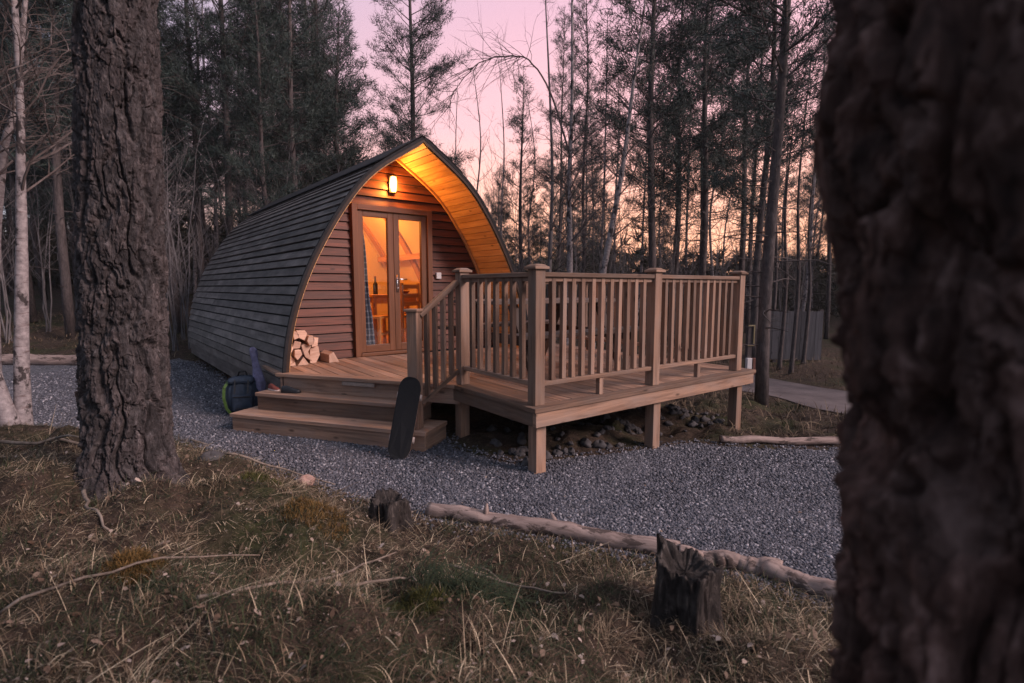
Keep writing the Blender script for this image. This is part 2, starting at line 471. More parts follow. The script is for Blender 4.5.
M['lampglass'] = lit_mat('lit_lamp_glass', (1.0, 0.62, 0.16), 5.0)
M['bulb'] = lit_mat('lit_globe', (1.0, 0.62, 0.25), 6.0)
def plaid_mat():
    m, t, b = mat_base('blue_plaid_cloth', 0.9, 0.1)
    tc = N(t, 'ShaderNodeTexCoord').outputs['Object']
    sp = N(t, 'ShaderNodeSeparateXYZ'); t.links.new(tc, sp.inputs[0])
    def stripe(o, sc):
        w = N(t, 'ShaderNodeMath', operation='MULTIPLY'); t.links.new(o, w.inputs[0]); w.inputs[1].default_value = sc
        f = N(t, 'ShaderNodeMath', operation='FRACT'); t.links.new(w.outputs[0], f.inputs[0])
        return ramp_node(t, [(0.0, (0, 0, 0)), (0.72, (0, 0, 0)), (0.78, (1, 1, 1)), (0.96, (1, 1, 1))], f.outputs[0])
    c = mixc(t, stripe(sp.outputs[0], 17), (0.07, 0.085, 0.125), (0.16, 0.18, 0.23))
    c = mixc(t, stripe(sp.outputs[2], 13), c, (0.22, 0.235, 0.28))
    t.links.new(c, b.inputs['Base Color']); return m
M['plaid'] = plaid_mat()

# ------------------------------------------------------------------ terrain
YB = np.array([(-40, 5.6), (-14, 5.0), (-9, 4.7), (-4.5, 4.75), (-4.1, 4.85), (-3.1, 4.65), (-2.2, 4.05), (-1.57, 3.68), (-1.08, 3.30), (-0.43, 2.93),
               (0.05, 2.80), (0.47, 2.60), (0.96, 2.42), (1.26, 2.27), (1.45, 2.08), (2.2, 1.4), (3.5, 0.7), (6, 0.2), (40, -4)])
def yb(x): return np.interp(x, YB[:, 0], YB[:, 1])
def H0(x, y):
    x = np.asarray(x, float); y = np.asarray(y, float)
    a = (x - 0.18) * 0.8 + (y - 3.6) * 0.6
    yard = -0.042 * np.clip(a, 0, 6) * smooth((x + 3.5) / 3.0)
    left = smooth((-3.0 - x) / 6.0)
    bank = left * (0.10 * np.clip(y - 9.7, 0, 60) + 0.16 * smooth((y - 9.5) / 1.2))
    back = (1 - left) * 0.030 * np.clip(y - 13, 0, 120)
    s = (yb(x) - y) * 0.85
    mound = 0.20 * smooth(s / 1.4) + 0.085 * smooth(s / 0.40) * smooth((-0.45 - x) / 0.7)
    return yard + bank + back + mound
GPOLY = [(-16, 5.1)] + [tuple(p) for p in YB[2:17]] + [(5.6, 2.6), (3.6, 4.6), (2.9, 4.66), (2.0, 4.66), (1.7, 4.78), (0.9, 4.35), (0.0, 3.95), (-0.5, 4.35), (-0.7, 4.9),
         (-2.3, 5.35), (-6.3, 10.0), (-6.9, 9.3), (-9.6, 9.35), (-16, 9.8)]
GP = np.array(GPOLY)
def inside(x, y, P=GP):
    x = np.asarray(x, float); y = np.asarray(y, float); c = np.zeros(x.shape, bool)
    j = len(P) - 1
    for i in range(len(P)):
        xi, yi = P[i]; xj, yj = P[j]
        cond = ((yi > y) != (yj > y)) & (x < (xj - xi) * (y - yi) / (yj - yi + 1e-12) + xi)
        c ^= cond; j = i
    return c
def edge_dist(x, y, P=GP):
    x = np.asarray(x, float); y = np.asarray(y, float); d = np.full(x.shape, 1e9)
    for i in range(len(P)):
        a = P[i]; b = P[(i + 1) % len(P)]; ab = b - a
        t = np.clip(((x - a[0]) * ab[0] + (y - a[1]) * ab[1]) / (ab @ ab + 1e-12), 0, 1)
        d = np.minimum(d, np.hypot(x - a[0] - t * ab[0], y - a[1] - t * ab[1]))
    return d
rp = [(-2.5, 16.0), (0.6, 12.8), (2.6, 10.6), (4.25, 8.1), (4.95, 6.4), (5.9, 4.2), (7.5, 1.0)]
def track_d(x, y):
    d = np.full(np.shape(x), 1e9)
    for a, b in zip(rp[:-1], rp[1:]):
        a = np.array(a); b = np.array(b); ab = b - a
        t = np.clip(((x - a[0]) * ab[0] + (y - a[1]) * ab[1]) / (ab @ ab), 0, 1)
        d = np.minimum(d, np.hypot(x - a[0] - t * ab[0], y - a[1] - t * ab[1]))
    return d
def HG(x, y):
    """finished ground height (forest floor)"""
    x = np.asarray(x, float); y = np.asarray(y, float)
    ins = inside(x, y); d = edge_dist(x, y)
    rough = 0.36 * (fbm(x * 1.9, y * 1.9, 3) - 0.5) + 0.15 * (fbm(x * 5, y * 5, 9) - 0.5)
    rough = rough * smooth((track_d(x, y) - .75) / .5)
    far = 0.5 * (fbm(x * 0.25, y * 0.25, 21) - 0.5) * smooth((y - 10) / 8)
    out = rough * smooth(d / 0.5) + far + 0.012
    return H0(x, y) + np.where(ins, -0.05 * smooth(d / 0.12), out)
def gz(x, y): return float(HG(np.array([x]), np.array([y]))[0])
def gyard(x, y): return float(H0(np.array([x]), np.array([y]))[0])

def axis_lines(a, b, fine, far_lo, far_hi):
    c = list(np.arange(a, b, fine)); s = fine; p = a
    lo = []
    while p > far_lo: s *= 1.22; p -= s; lo.append(p)
    s = fine; p = c[-1]; hi = []
    while p < far_hi: s *= 1.22; p += s; hi.append(p)
    return np.array(lo[::-1] + c + hi)
gx = axis_lines(-6, 4.5, 0.045, -260, 260); gy = axis_lines(0.3, 7, 0.045, -120, 420)
X, Y = np.meshgrid(gx, gy)
Z = HG(X.ravel(), Y.ravel())
nx, ny = len(gx), len(gy)
idx = np.arange(nx * ny).reshape(ny, nx)
Fg = np.stack([idx[:-1, :-1], idx[:-1, 1:], idx[1:, 1:], idx[1:, :-1]], -1).reshape(-1, 4)
tag(mk('ground', np.stack([X.ravel(), Y.ravel(), Z], 1), Fg, M['ground'], smooth_shade=True), kind='structure')

gx2 = np.arange(-16, 6.2, 0.07); gy2 = np.arange(0.2, 10.2, 0.07)
X2, Y2 = np.meshgrid(gx2, gy2); n2x, n2y = len(gx2), len(gy2)
Z2 = H0(X2.ravel(), Y2.ravel()) + 0.02 * (fbm(X2.ravel() * 3, Y2.ravel() * 3, 5) - 0.5)
idx = np.arange(n2x * n2y).reshape(n2y, n2x)
Fq = np.stack([idx[:-1, :-1], idx[:-1, 1:], idx[1:, 1:], idx[1:, :-1]], -1).reshape(-1, 4)
V2 = np.stack([X2.ravel(), Y2.ravel(), Z2], 1)
ctr = V2[Fq].mean(1)
Fq = Fq[inside(ctr[:, 0], ctr[:, 1])]
used = np.unique(Fq); remap = np.zeros(len(V2), int); remap[used] = np.arange(len(used))
tag(mk('gravel_yard', V2[used], remap[Fq], M['gravel'], smooth_shade=True), kind='structure')

# track passing behind the deck
rows = []
for i in range(0, 61):
    s = i / 60 * (len(rp) - 1); k = min(int(s), len(rp) - 2); f = s - k
    p = Vector((*rp[k], 0)).lerp(Vector((*rp[k + 1], 0)), f)
    d = (Vector((*rp[k + 1], 0)) - Vector((*rp[k], 0))).normalized(); nrm = Vector((d.y, -d.x, 0))
    rows.append([p + nrm * (w + 0.1 * math.sin(i * 0.7 + w)) for w in np.linspace(-0.8, 0.8, 9)])
pts = np.array([[tuple(q) for q in r] for r in rows]); sh = pts.shape
flat = pts.reshape(-1, 3); flat[:, 2] = H0(flat[:, 0], flat[:, 1]) + 0.5 * (fbm(flat[:, 0] * 0.25, flat[:, 1] * 0.25, 21) - 0.5) * smooth((flat[:, 1] - 10) / 8) + 0.022
idx = np.arange(sh[0] * sh[1]).reshape(sh[0], sh[1])
tag(mk('track', flat, np.stack([idx[:-1, :-1], idx[:-1, 1:], idx[1:, 1:], idx[1:, :-1]], -1).reshape(-1, 4), M['road'], smooth_shade=True), kind='structure')

# gravel chips (nobody could count them)
def chips(n, ybound, seed):
    g = np.random.default_rng(seed)
    y = ybound[0] + (ybound[1] - ybound[0]) * g.random(n) ** 1.5
    x = (g.random(n) * 2 - 1) * (y * 1.02 + 0.2)
    j = .07 * g.normal(size=(2, n)); k = inside(x + j[0], y + j[1]) & (x > -7.5); x = x[k]; y = y[k]
    # a ragged fringe spills over the border
    n = len(x); z = np.maximum(H0(x, y), np.where(inside(x, y), -9, HG(x, y)))
    s = (0.0030 + 0.0056 * g.random(n) ** 1.4) * (0.70 + y * 0.085)
    base = np.array([(-1, -1, -.6), (1, -1, -.6), (1, 1, -.6), (-1, 1, -.6), (-.7, -.7, .7), (.7, -.7, .7), (.7, .7, .7), (-.7, .7, .7)], float)
    V = base[None] * (1 + 0.9 * (g.random((n, 8, 3)) - 0.5)) * s[:, None, None] * (0.7 + 0.7 * g.random((n, 1, 3)))
    q = g.normal(size=(n, 4)) * np.array([1, .45, .45, 1]); q /= np.linalg.norm(q, axis=1, keepdims=True)
    w, a, b, c = q.T
    Rm = np.stack([1 - 2 * (b * b + c * c), 2 * (a * b - c * w), 2 * (a * c + b * w), 2 * (a * b + c * w), 1 - 2 * (a * a + c * c), 2 * (b * c - a * w),
                   2 * (a * c - b * w), 2 * (b * c + a * w), 1 - 2 * (a * a + b * b)], -1).reshape(n, 3, 3)
    V = np.einsum('nij,nkj->nki', Rm, V) + np.stack([x, y, z + s * 0.35], 1)[:, None]
    F = (np.array(BOXF)[None] + 8 * np.arange(n)[:, None, None]).reshape(-1, 4)
    rr = np.repeat(g.random(n) ** 1.3, 8)
    tag(mk('gravel', V.reshape(-1, 3), F, M['chips'], rnd=rr), 'small grey gravel chips covering the yard round the deck', 'gravel', kind='stuff')
chips(370000, (1.9, 9.5), 3)

# ------------------------------------------------------------------ the pod (cabin)
POD_R = R(39.5)
pod = thing('camping_pod', 'arched timber camping pod with grey lapped sides and a lamp lit front', 'cabin', (-2.34, 5.17, 0), POD_R)
UC = 1.70; PLEN = 6.1; VF = 0.75; DZ = 0.51
prof = [(1.60, 0.10), (1.645, 0.45), (1.565, 1.0), (1.385, 1.52), (1.12, 2.02), (0.86, 2.40), (0.66, 2.62), (0.43, 2.80), (0.0, 3.08)]
def catmull(P, n=12):
    P = [np.array(p, float) for p in P]; out = []
    for i in range(len(P) - 1):
        p0 = P[max(i - 1, 0)]; p1 = P[i]; p2 = P[i + 1]; p3 = P[min(i + 2, len(P) - 1)]
        for k in range(n):
            t = k / n
            out.append(0.5 * ((2 * p1) + (-p0 + p2) * t + (2 * p0 - 5 * p1 + 4 * p2 - p3) * t * t + (-p0 + 3 * p1 - 3 * p2 + p3) * t ** 3))
    out.append(P[-1]); return np.array(out)
PC = catmull(prof)
seg = np.r_[0, np.cumsum(np.linalg.norm(np.diff(PC, axis=0), axis=1))]; ARC = seg[-1]
def pp(s, off=0.0):
    s = min(max(s, 0), ARC)
    x = np.interp(s, seg, PC[:, 0]); z = np.interp(s, seg, PC[:, 1])
    e = 0.03; s0 = max(s - e, 0); s1 = min(s + e, ARC)
    d = np.array([np.interp(s1, seg, PC[:, 0]) - np.interp(s0, seg, PC[:, 0]), np.interp(s1, seg, PC[:, 1]) - np.interp(s0, seg, PC[:, 1])]); d /= np.linalg.norm(d)
    nrm = np.array([d[1], -d[0]])
    return x + nrm[0] * off, z + nrm[1] * off
def inner_hw(z, off):
    """half width of the arch at height z, moved inwards by off"""
    q = np.array([pp(s, -off) for s in np.linspace(0, ARC, 160)])
    return float(np.interp(z, q[:, 1], np.maximum(q[:, 0], 0))) if z < q[:, 1].max() else 0.0
hull = MB(); NB = 33
for side in (-1, 1):
    for k in range(NB):
        s0 = ARC * k / NB + .017; s1 = ARC * (k + 1.0) / NB + .002
        lo = 0.024 + random.uniform(-.003, .003)
        a = pp(s0, lo); b = pp(s1, 0.010); c = pp(s1, -0.012); d = pp(s0, -0.004 + lo * .2)
        # one to three boards along the length
        cuts = [0.0] + sorted(random.uniform(1.0, 5.2) for _ in range(random.choice((0, 1, 1, 2)))) + [PLEN]
        for v0, v1 in zip(cuts[:-1], cuts[1:]):
            v1 -= 0.004; dl = random.uniform(-.003, .003)
            P = []
            for (x, z) in (d, a, b, c):
                P.append((UC + side * max(x, 0), v0, z + dl))
            Q = [(p[0], v1 + (random.uniform(-.012, .012) if v1 > 6 else 0), p[2]) for p in P]
            if side > 0: P, Q = Q, P
            hull.hexa([P[0], P[1], P[2], P[3], Q[0], Q[1], Q[2], Q[3]], Vector((0, 1, 0)))
hull.build('lapped_cladding', M['hull'], pod)
hb = MB()  # black backing shows through the board slots as painted shade under the laps
ss = np.linspace(0, ARC, 70)
for side in (-1, 1):
    for a, b in zip(ss[:-1], ss[1:]):
        p = [pp(a, -0.014), pp(a, -0.026), pp(b, -0.026), pp(b, -0.014)]
        P = [(UC + side * max(x, 0), 0.02, z) for x, z in p]; Q = [(UC + side * max(x, 0), PLEN - .02, z) for x, z in p]
        if side < 0: P, Q = Q, P
        hb.hexa(P + Q, Vector((0, 1, 0)), .5)
hb.build('gap_shade_backing', M['felt'], pod)
cap = MB(); rows = []
for s in np.linspace(ARC - 0.62, ARC, 10):
    rows.append(pp(s, 0.033 + 0.003 * random.random()))
ring = [(UC - x, z) for x, z in rows] + [(UC + x, z) for x, z in rows[::-1][1:]]
cap.grid([[(u, v, z) for u, z in ring] for v in np.linspace(-0.015, PLEN + .01, 24)])
cap.grid([[(u, v, z) for u, z in ring] for v in (-0.015, -0.012)] )
co = cap.build('ridge_felt', M['felt'], pod, True)
sm = co.modifiers.new('thick', 'SOLIDIFY'); sm.thickness = 0.012; sm.offset = 1
# hood lining: narrow pine planks running from the front edge to the wall
lin = MB(); NL = 40
for side in (-1, 1):
    for k in range(NL):
        s0 = ARC * k / NL + .004; s1 = ARC * (k + 1) / NL - .004
        pts = [pp(s0, -0.03), pp(s1, -0.03), pp(s1, -0.046), pp(s0, -0.046)]
        P = [(UC + side * max(x, 0), 0.012, z) for x, z in pts]; Q = [(UC + side * max(x, 0), VF + .02, z) for x, z in pts]
        if side > 0: P, Q = Q, P
        lin.hexa(P + Q, Vector((0, 1, 0)))
lin.build('hood_lining', M['pine'], pod)
# barge board round the front edge, black edge strip outside it, bead where lining meets wall
def arch_strip(mb, o_out, o_in, v0, v1, n=56, s_lo=0.0):
    ss = np.linspace(s_lo, ARC, n)
    for side in (-1, 1):
        for a, b in zip(ss[:-1], ss[1:]):
            p = [pp(a, o_in), pp(a, o_out), pp(b, o_out), pp(b, o_in)]
            P = [(UC + side * max(x, 0), v0, z) for x, z in p]; Q = [(UC + side * max(x, 0), v1, z) for x, z in p]
            if side > 0: P, Q = Q, P
            mb.hexa(P + Q, Vector((side * (p[3][0] - p[0][0]), 0, p[3][1] - p[0][1])).normalized(), 0.5)
t_ = MB(); arch_strip(t_, 0.0, -0.034, -0.012, 0.012); t_.build('barge_board', M['trim'], pod)
t_ = MB(); arch_strip(t_, 0.030, 0.0, -0.016, 0.02); t_.build('edge_strip', M['felt'], pod)
t_ = MB(); arch_strip(t_, -0.05, -0.078, VF - 0.05, VF - 0.022, s_lo=0.42); t_.build('cover_bead', M['pine'], pod)
# front wall of lapped boards, with the doorway left open
D0, D1, DTOP = 1.09, 2.20, 2.385
fw = MB(); zz = DZ + 0.0; bh = 0.1035; OFF = 0.05
while zz < 3.02:
    z0, z1 = zz, min(zz + bh * 0.90, 3.06)
    h0 = inner_hw(z0, OFF) + 0.004; h1 = inner_hw(z1, OFF) + 0.004
    if h0 < 0.03: break
    h1 = max(h1, 0.002)
    spans = [(UC - h0, UC - h1, UC + h0, UC + h1)]
    if z0 < DTOP - 0.01:
        if z1 > DTOP - .012: z1 = DTOP
        spans = [(UC - h0, UC - h1, D0, D0), (D1, D1, UC + h0, UC + h1)]
    lo, hi = 0.030 + random.uniform(-.004, .004), 0.006
    wob = random.uniform(-.004, .004)
    for (a0, a1, b0, b1) in spans:
        fw.hexa([(a0, VF - lo, z0 + wob), (b0, VF - lo, z0 + random.uniform(-.005, .005)), (b0, VF, z0 + .004), (a0, VF, z0 + .004),
                 (a1, VF - hi, z1), (b1, VF - hi, z1), (b1, VF + .004, z1), (a1, VF + .004, z1)], Vector((1, 0, 0)))
    zz += bh if z1 < DTOP - 0.005 or z0 >= DTOP else (DTOP + .008 - z0)
fw.build('front_wall', M['front'], pod)
# sheathing behind the boards (keeps light in), black to stand for shade in the gaps, inner lining, floor, rear wall
def arch_poly(off, zlo, v, n=40):
    q = [pp(s, -off) for s in np.linspace(0, ARC, n)]; q = [(max(x, 0), z) for x, z in q if z > zlo]
    hw = inner_hw(zlo, off)
    L = [(UC - hw, v, zlo)] + [(UC - x, v, z) for x, z in q]; Rr = [(UC + x, v, z) for x, z in q[::-1][1:]] + [(UC + hw, v, zlo)]
    return L, Rr
sh = MB()
q = [pp(s, -0.052) for s in np.linspace(0, ARC, 90)]
for v in (VF + 0.006,):
    zs = np.linspace(DZ - 0.1, 3.03, 60)
    for a, b in zip(zs[:-1], zs[1:]):
        ha, hb = inner_hw(a, 0.05), inner_hw(b, 0.05)
        sp = [(UC - ha, UC - hb, UC + ha, UC + hb)] if a >= DTOP else [(UC - ha, UC - hb, D0, D0), (D1, D1, UC + ha, UC + hb)]
        for (a0, a1, b0, b1) in sp:
            sh.hexa([(a0, v, a), (b0, v, a), (b0, v + .05, a), (a0, v + .05, a), (a1, v, b), (b1, v, b), (b1, v + .05, b), (a1, v + .05, b)], Vector((1, 0, 0)), 0.5)
sh.build('gap_shade_sheathing', M['felt'], pod)
il = MB()
for side in (-1, 1):
    ss = np.linspace(0.0, ARC, 60)
    for a, b in zip(ss[:-1], ss[1:]):
        p = [pp(a, -0.055), pp(b, -0.055), pp(b, -0.075), pp(a, -0.075)]
        P = [(UC + side * max(x, 0), VF + .06, z) for x, z in p]; Q = [(UC + side * max(x, 0), PLEN - .1, z) for x, z in p]
        if side > 0: P, Q = Q, P
        il.hexa(P + Q, Vector((0, 1, 0)), 0.5)
il.build('inner_lining', M['cream'], pod)
rw = MB(); zz = 0.14
while zz < 3.0:
    h0 = inner_hw(zz, .03); h1 = max(inner_hw(zz + bh * 1.1, .03), .002)
    v = PLEN - 0.06
    rw.hexa([(UC - h0, v - .02, zz), (UC + h0, v - .02, zz), (UC + h0, v + .03, zz), (UC - h0, v + .03, zz),
             (UC - h1, v - .02, zz + bh * 1.1), (UC + h1, v - .02, zz + bh * 1.1), (UC + h1, v + .008, zz + bh * 1.1), (UC - h1, v + .008, zz + bh * 1.1)], Vector((1, 0, 0)))
    zz += bh
rw.build('rear_wall', M['front'], pod)
fl = MB()
for k in range(24):
    u = UC - 1.5 + k * 0.125; fl.box((u + .06, (VF + PLEN) / 2, DZ - .012), (0.121, PLEN - VF - .1, 0.025), None, Vector((0, 1, 0)))
fl.build('inside_floor', M['pine'], pod)
pt = MB()
for (v, z0, z1) in ((3.6, DZ, 3.0),):       # partition with an opening, cream, seen through the doors
    zs = np.linspace(z0, z1, 40)
    for a, b in zip(zs[:-1], zs[1:]):
        ha, hb = inner_hw(a, .075), inner_hw(b, .075)
        pt.hexa([(UC - ha, v, a), (UC + ha, v, a), (UC + ha, v + .03, a), (UC - ha, v + .03, a), (UC - hb, v, b), (UC + hb, v, b), (UC + hb, v + .03, b), (UC - hb, v + .03, b)], Vector((1, 0, 0)), .5)
pt.build('partition', M['cream'], pod)
sk = MB()
for u in (UC - 1.35, UC, UC + 1.35): sk.box((u, PLEN / 2 + .2, 0.06), (0.14, PLEN - .5, 0.16), None, Vector((0, 1, 0)))
sk.build('base_beam', M['trim'], pod)
for v in (2.30, 3.25):
    bm_ = MB(); arch_strip(bm_, -0.074, -0.112, v, v + .15, 40, .4); bm_.build('arch_rib', M['pine'], pod)
bm_ = MB(); hw = inner_hw(1.90, .10)
for sd in (-1, 1): bm_.box((UC + sd * (hw - .02), 2.2, 1.87), (.04, 2.6, .09), None, Vector((0, 1, 0)))
bm_.build('wall_rail', M['pine'], pod)
# doors
fr = MB(); fv = VF - 0.03
fr.box((D0 + .035, fv, (DZ + DTOP) / 2), (0.07, 0.10, DTOP - DZ)); fr.box((D1 - .035, fv, (DZ + DTOP) / 2), (0.07, 0.10, DTOP - DZ))
fr.box(((D0 + D1) / 2, fv, DTOP - .035), (D1 - D0 - .14, 0.098, 0.07)); fr.box(((D0 + D1) / 2, fv, DZ + .02), (D1 - D0 - .14, 0.12, 0.04))
fr.build('door_frame', M['frame'], pod, bevel=0.004)
mid = (D0 + D1) / 2
for (a, b, first) in ((D0 + .073, mid - .002, True), (mid + .002, D1 - .073, False)):
    z0, z1 = DZ + .045, DTOP - .074; st = 0.078; dv = VF - .02
    d = MB()
    d.box((a + st / 2, dv, (z0 + z1) / 2), (st, 0.055, z1 - z0)); d.box((b - st / 2, dv, (z0 + z1) / 2), (st, 0.055, z1 - z0))
    d.box(((a + b) / 2, dv, z1 - .035), (b - a - 2 * st, 0.053, 0.07)); d.box(((a + b) / 2, dv, z0 + .045), (b - a - 2 * st, 0.053, 0.09))
    do = d.build('door', M['frame'], pod, bevel=0.004)
    g = MB(); g.box(((a + b) / 2, dv, (z0 + z1) / 2), (b - a - 2 * st + .01, 0.006, z1 - z0 - .13)); g.build('glass_pane', M['glass'], do)
    if not first:
        h = MB(); h.box((a + .038, dv - .032, 1.42), (0.03, 0.008, 0.22)); h.tube([(a + .038, dv - .036, 1.475), (a + .038, dv - .075, 1.475), (a + .05, dv - .08, 1.475), (a + .15, dv - .08, 1.475)], .009, 8)
        h.tube([(a + .038, dv - .036, 1.36), (a + .038, dv - .045, 1.36)], .012, 10)
        h.build('handle', M['steel'], do, True)
# wall lamp (bulkhead light)
lu, lz = 1.64, 2.66
lp = MB(); lp.box((lu, VF - .04, lz), (0.075, 0.025, 0.20)); lp.tube([(lu, VF - .095, lz - .112), (lu, VF - .095, lz - .098)], .034, 16); lp.tube([(lu, VF - .095, lz + .094), (lu, VF - .095, lz + .108), (lu, VF - .095, lz + .125)], [.042, .036, .01], 16)
lo_ = lp.build('wall_lamp', M['black'], pod, bevel=0.004)
lg = MB(); lg.tube([(lu, VF - .095, lz - .097), (lu, VF - .095, lz - .085), (lu, VF - .095, lz - .04), (lu, VF - .095, lz + .04), (lu, VF - .095, lz + .08), (lu, VF - .095, lz + .093)], [.020, .030, .038, .041, .036, .028], 24)
lg.build('lamp_glass', M['lampglass'], lo_, True)
def point(name, loc, e, c, r, parent):
    l = bpy.data.lights.new(name, 'POINT'); l.energy = e; l.color = c; l.shadow_soft_size = r
    o = bpy.data.objects.new(name, l); COL.objects.link(o); o.location = loc; o.parent = parent; return o
point('lamp_light', (lu, VF - .09, lz), 66.0, (1.0, 0.385, 0.07), 0.035, lo_)
sw = MB(); sw.box((2.31, VF - .04, 1.53), (0.075, 0.035, 0.085)); sw.build('switch_box', M['white'], pod, bevel=0.004)
cl = MB(); cl.tube([(1.64, 2.3, 2.93), (1.64, 2.3, 2.62)], .012, 8); cl.tube([(1.64, 2.3, 2.64), (1.64, 2.3, 2.60)], [.05, .07], 14)
clo = cl.build('ceiling_lamp', M['white'], pod, True)
gl = MB(); gl.tube([(1.64, 2.3, 2.60), (1.64, 2.3, 2.57), (1.64, 2.3, 2.50), (1.64, 2.3, 2.44), (1.64, 2.3, 2.42)], [.03, .08, .10, .07, .01], 16); gl.build('lit_globe', M['bulb'], clo, True)
point('room_light', (1.64, 2.3, 2.51), 120.0, (1.0, 0.34, 0.05), 0.09, clo)

def pod_w(u, v, z=0.0):
    c, s = math.cos(POD_R), math.sin(POD_R)
    return (-2.34 + u * c - v * s, 5.17 + u * s + v * c, z)
# furniture inside
def room_thing(name, label, cat, u, v, z, rot=0.0): return thing(name, label, cat, pod_w(u, v, z), POD_R + rot)
tb = room_thing('table', 'pine table laid with fruit inside the pod behind the glass doors', 'table', 2.32, 2.15, DZ)
t_ = MB(); t_.box((0, 0, .73), (0.95, 0.65, 0.035)); t_.build('tabletop', M['pine'], tb)
t_ = MB(); t_.box((0, .28, .66), (0.84, .025, .09)); t_.box((0, -.28, .66), (0.84, .025, .09)); t_.build('apron', M['pine'], tb)
for sx in (-.42, .42):
    for sy in (-.27, .27):
        t_ = MB(); t_.box((sx, sy, .355), (.055, .055, .71)); t_.build('leg', M['pine'], tb)
def chair(u, v, rot, label):
    c = room_thing('chair', label, 'chair', u, v, DZ, rot)
    t_ = MB(); t_.box((0, 0, .44), (.40, .40, .03)); t_.build('seat', M['pine'], c)
    t_ = MB(); t_.box((-.18, .18, .46), (.035, .035, .92)); t_.box((.18, .18, .46), (.035, .035, .92))
    for z in (.62, .74, .87): t_.box((0, .18, z), (.325, .02, .06))
    t_.build('backrest', M['pine'], c)
    for s in (-.18, .18):
        t_ = MB(); t_.box((s, -.18, .212), (.035, .035, .425)); t_.build('leg', M['pine'], c)
    t_ = MB(); t_.box((0, -.18, .2), (.325, .02, .03)); t_.build('stretcher', M['pine'], c)
    t_ = MB(); t_.box((0, .18, .25), (.325, .02, .03)); t_.build('stretcher', M['pine'], c)
chair(1.72, 1.55, 0.7, 'pine chair behind the left glass door by the plaid curtain')
chair(2.20, 1.60, 3.5, 'pine chair at the table behind the right glass door')
fb = room_thing('fruit_bowl', 'bowl of yellow fruit on the table inside the pod', 'bowl', 2.42, 2.0, DZ + .749)
t_ = MB(); t_.tube([(0, 0, 0), (0, 0, .01), (0, 0, .05), (0, 0, .055)], [.06, .09, .13, .12], 16); t_.build('bowl', M['redcloth'], fb, True)
for i in range(5):
    a = i * 1.3; t_ = MB(); cx_, cy_ = .055 * math.cos(a), .055 * math.sin(a)
    t_.tube([(cx_ - .06, cy_, .07), (cx_ - .03, cy_, .085), (cx_ + .03, cy_, .085), (cx_ + .06, cy_, .072)], [.008, .02, .02, .008], 8); t_.build('fruit', M['fruit'], fb, True)
bo = room_thing('bottle', 'dark bottle standing on the table inside the pod', 'bottle', 2.12, 2.30, DZ + .749)
t_ = MB(); t_.tube([(0, 0, 0), (0, 0, .16), (0, 0, .2), (0, 0, .28)], [.037, .037, .014, .013], 14); t_.build('body', M['black'], bo, True)
t_ = MB(); t_.tube([(0, 0, .262), (0, 0, .285)], .017, 10); t_.build('cap', M['redcloth'], bo)
bk = room_thing('bunk_bench', 'low bench with red cushion along the far inside wall of the pod', 'bench', 1.5, 3.3, DZ)
t_ = MB(); t_.box((0, 0, .2), (1.9, .5, .40)); t_.build('box_base', M['pine'], bk)
t_ = MB(); t_.box((0, 0, .45), (1.9, .52, .1)); t_.build('cushion', M['cloth'], bk, bevel=.02)
# plaid curtain gathered at the left leaf
cu = MB(); rows = []
for z in np.linspace(2.33, .56, 22):
    r = []
    fz = (2.33 - z) / 1.77; wd = 0.05 + 0.17 * min(1, fz * 1.3) + .02 * math.sin(fz * 7)
    for k in range(26):
        t = k / 25; r.append((1.20 + wd * t, VF + .09 + .022 * math.sin(t * 26 + fz * 1.5) * (1 - .3 * fz), z))
    rows.append(r)
cu.grid(rows)
cuo = cu.build('curtain', M['plaid'], None, True); cuo.location = (-2.34, 5.17, 0); cuo.rotation_euler = (0, 0, POD_R)
tag(cuo, 'blue plaid curtain hanging inside the left glass door', 'curtain')

# firewood stacked beside the door
polys = [[(0.203, 0.906), (0.257, 0.919), (0.268, 0.814), (0.227, 0.768), (0.194, 0.778)],
 [(0.31, 0.9), (0.404, 0.895), (0.427, 0.861), (0.4, 0.781), (0.338, 0.817)],
 [(0.426, 0.836), (0.474, 0.837), (0.478, 0.743), (0.433, 0.729), (0.407, 0.78)],
 [(0.282, 0.789), (0.352, 0.768), (0.333, 0.704), (0.252, 0.702)],
 [(0.358, 0.727), (0.39, 0.749), (0.469, 0.718), (0.43, 0.655), (0.47, 0.546), (0.395, 0.6)],
 [(0.27, 0.69), (0.332, 0.69), (0.349, 0.637), (0.297, 0.577), (0.267, 0.62)],
 [(0.369, 0.605), (0.43, 0.512), (0.302, 0.512)],
 [(0.182, 0.611), (0.229, 0.639), (0.281, 0.578), (0.29, 0.512), (0.185, 0.512)],
 [(0.49, 0.799), (0.562, 0.803), (0.55, 0.713), (0.485, 0.70)],
 [(0.707, 0.633), (0.771, 0.512), (0.652, 0.512), (0.655, 0.604)],
 [(0.48, 0.69), (0.575, 0.70), (0.59, 0.60), (0.545, 0.512), (0.475, 0.512)],
 [(0.185, 0.76), (0.245, 0.75), (0.255, 0.70), (0.225, 0.65), (0.18, 0.66)],
 [(0.275, 0.90), (0.305, 0.885), (0.33, 0.82), (0.28, 0.80), (0.272, 0.84)]]
fl_labels = ['leftmost log on top of the firewood stack', 'wide pale split log on top of the firewood stack', 'upright wedge log at upper right of the firewood stack', 'grey split log left of centre in the firewood stack',
  'large pale wedge log at the lower right of the firewood stack', 'small split log at lower left of the firewood stack', 'triangular log at the bottom middle of the firewood stack', 'reddish log at the bottom left of the firewood stack',
  'short log set back at the right of the firewood stack', 'single split log lying on the deck between stack and door', 'dark barked log on its end at the right of the stack', 'half hidden log against the hood edge in the stack', 'thin wedge log between two top logs of the stack']
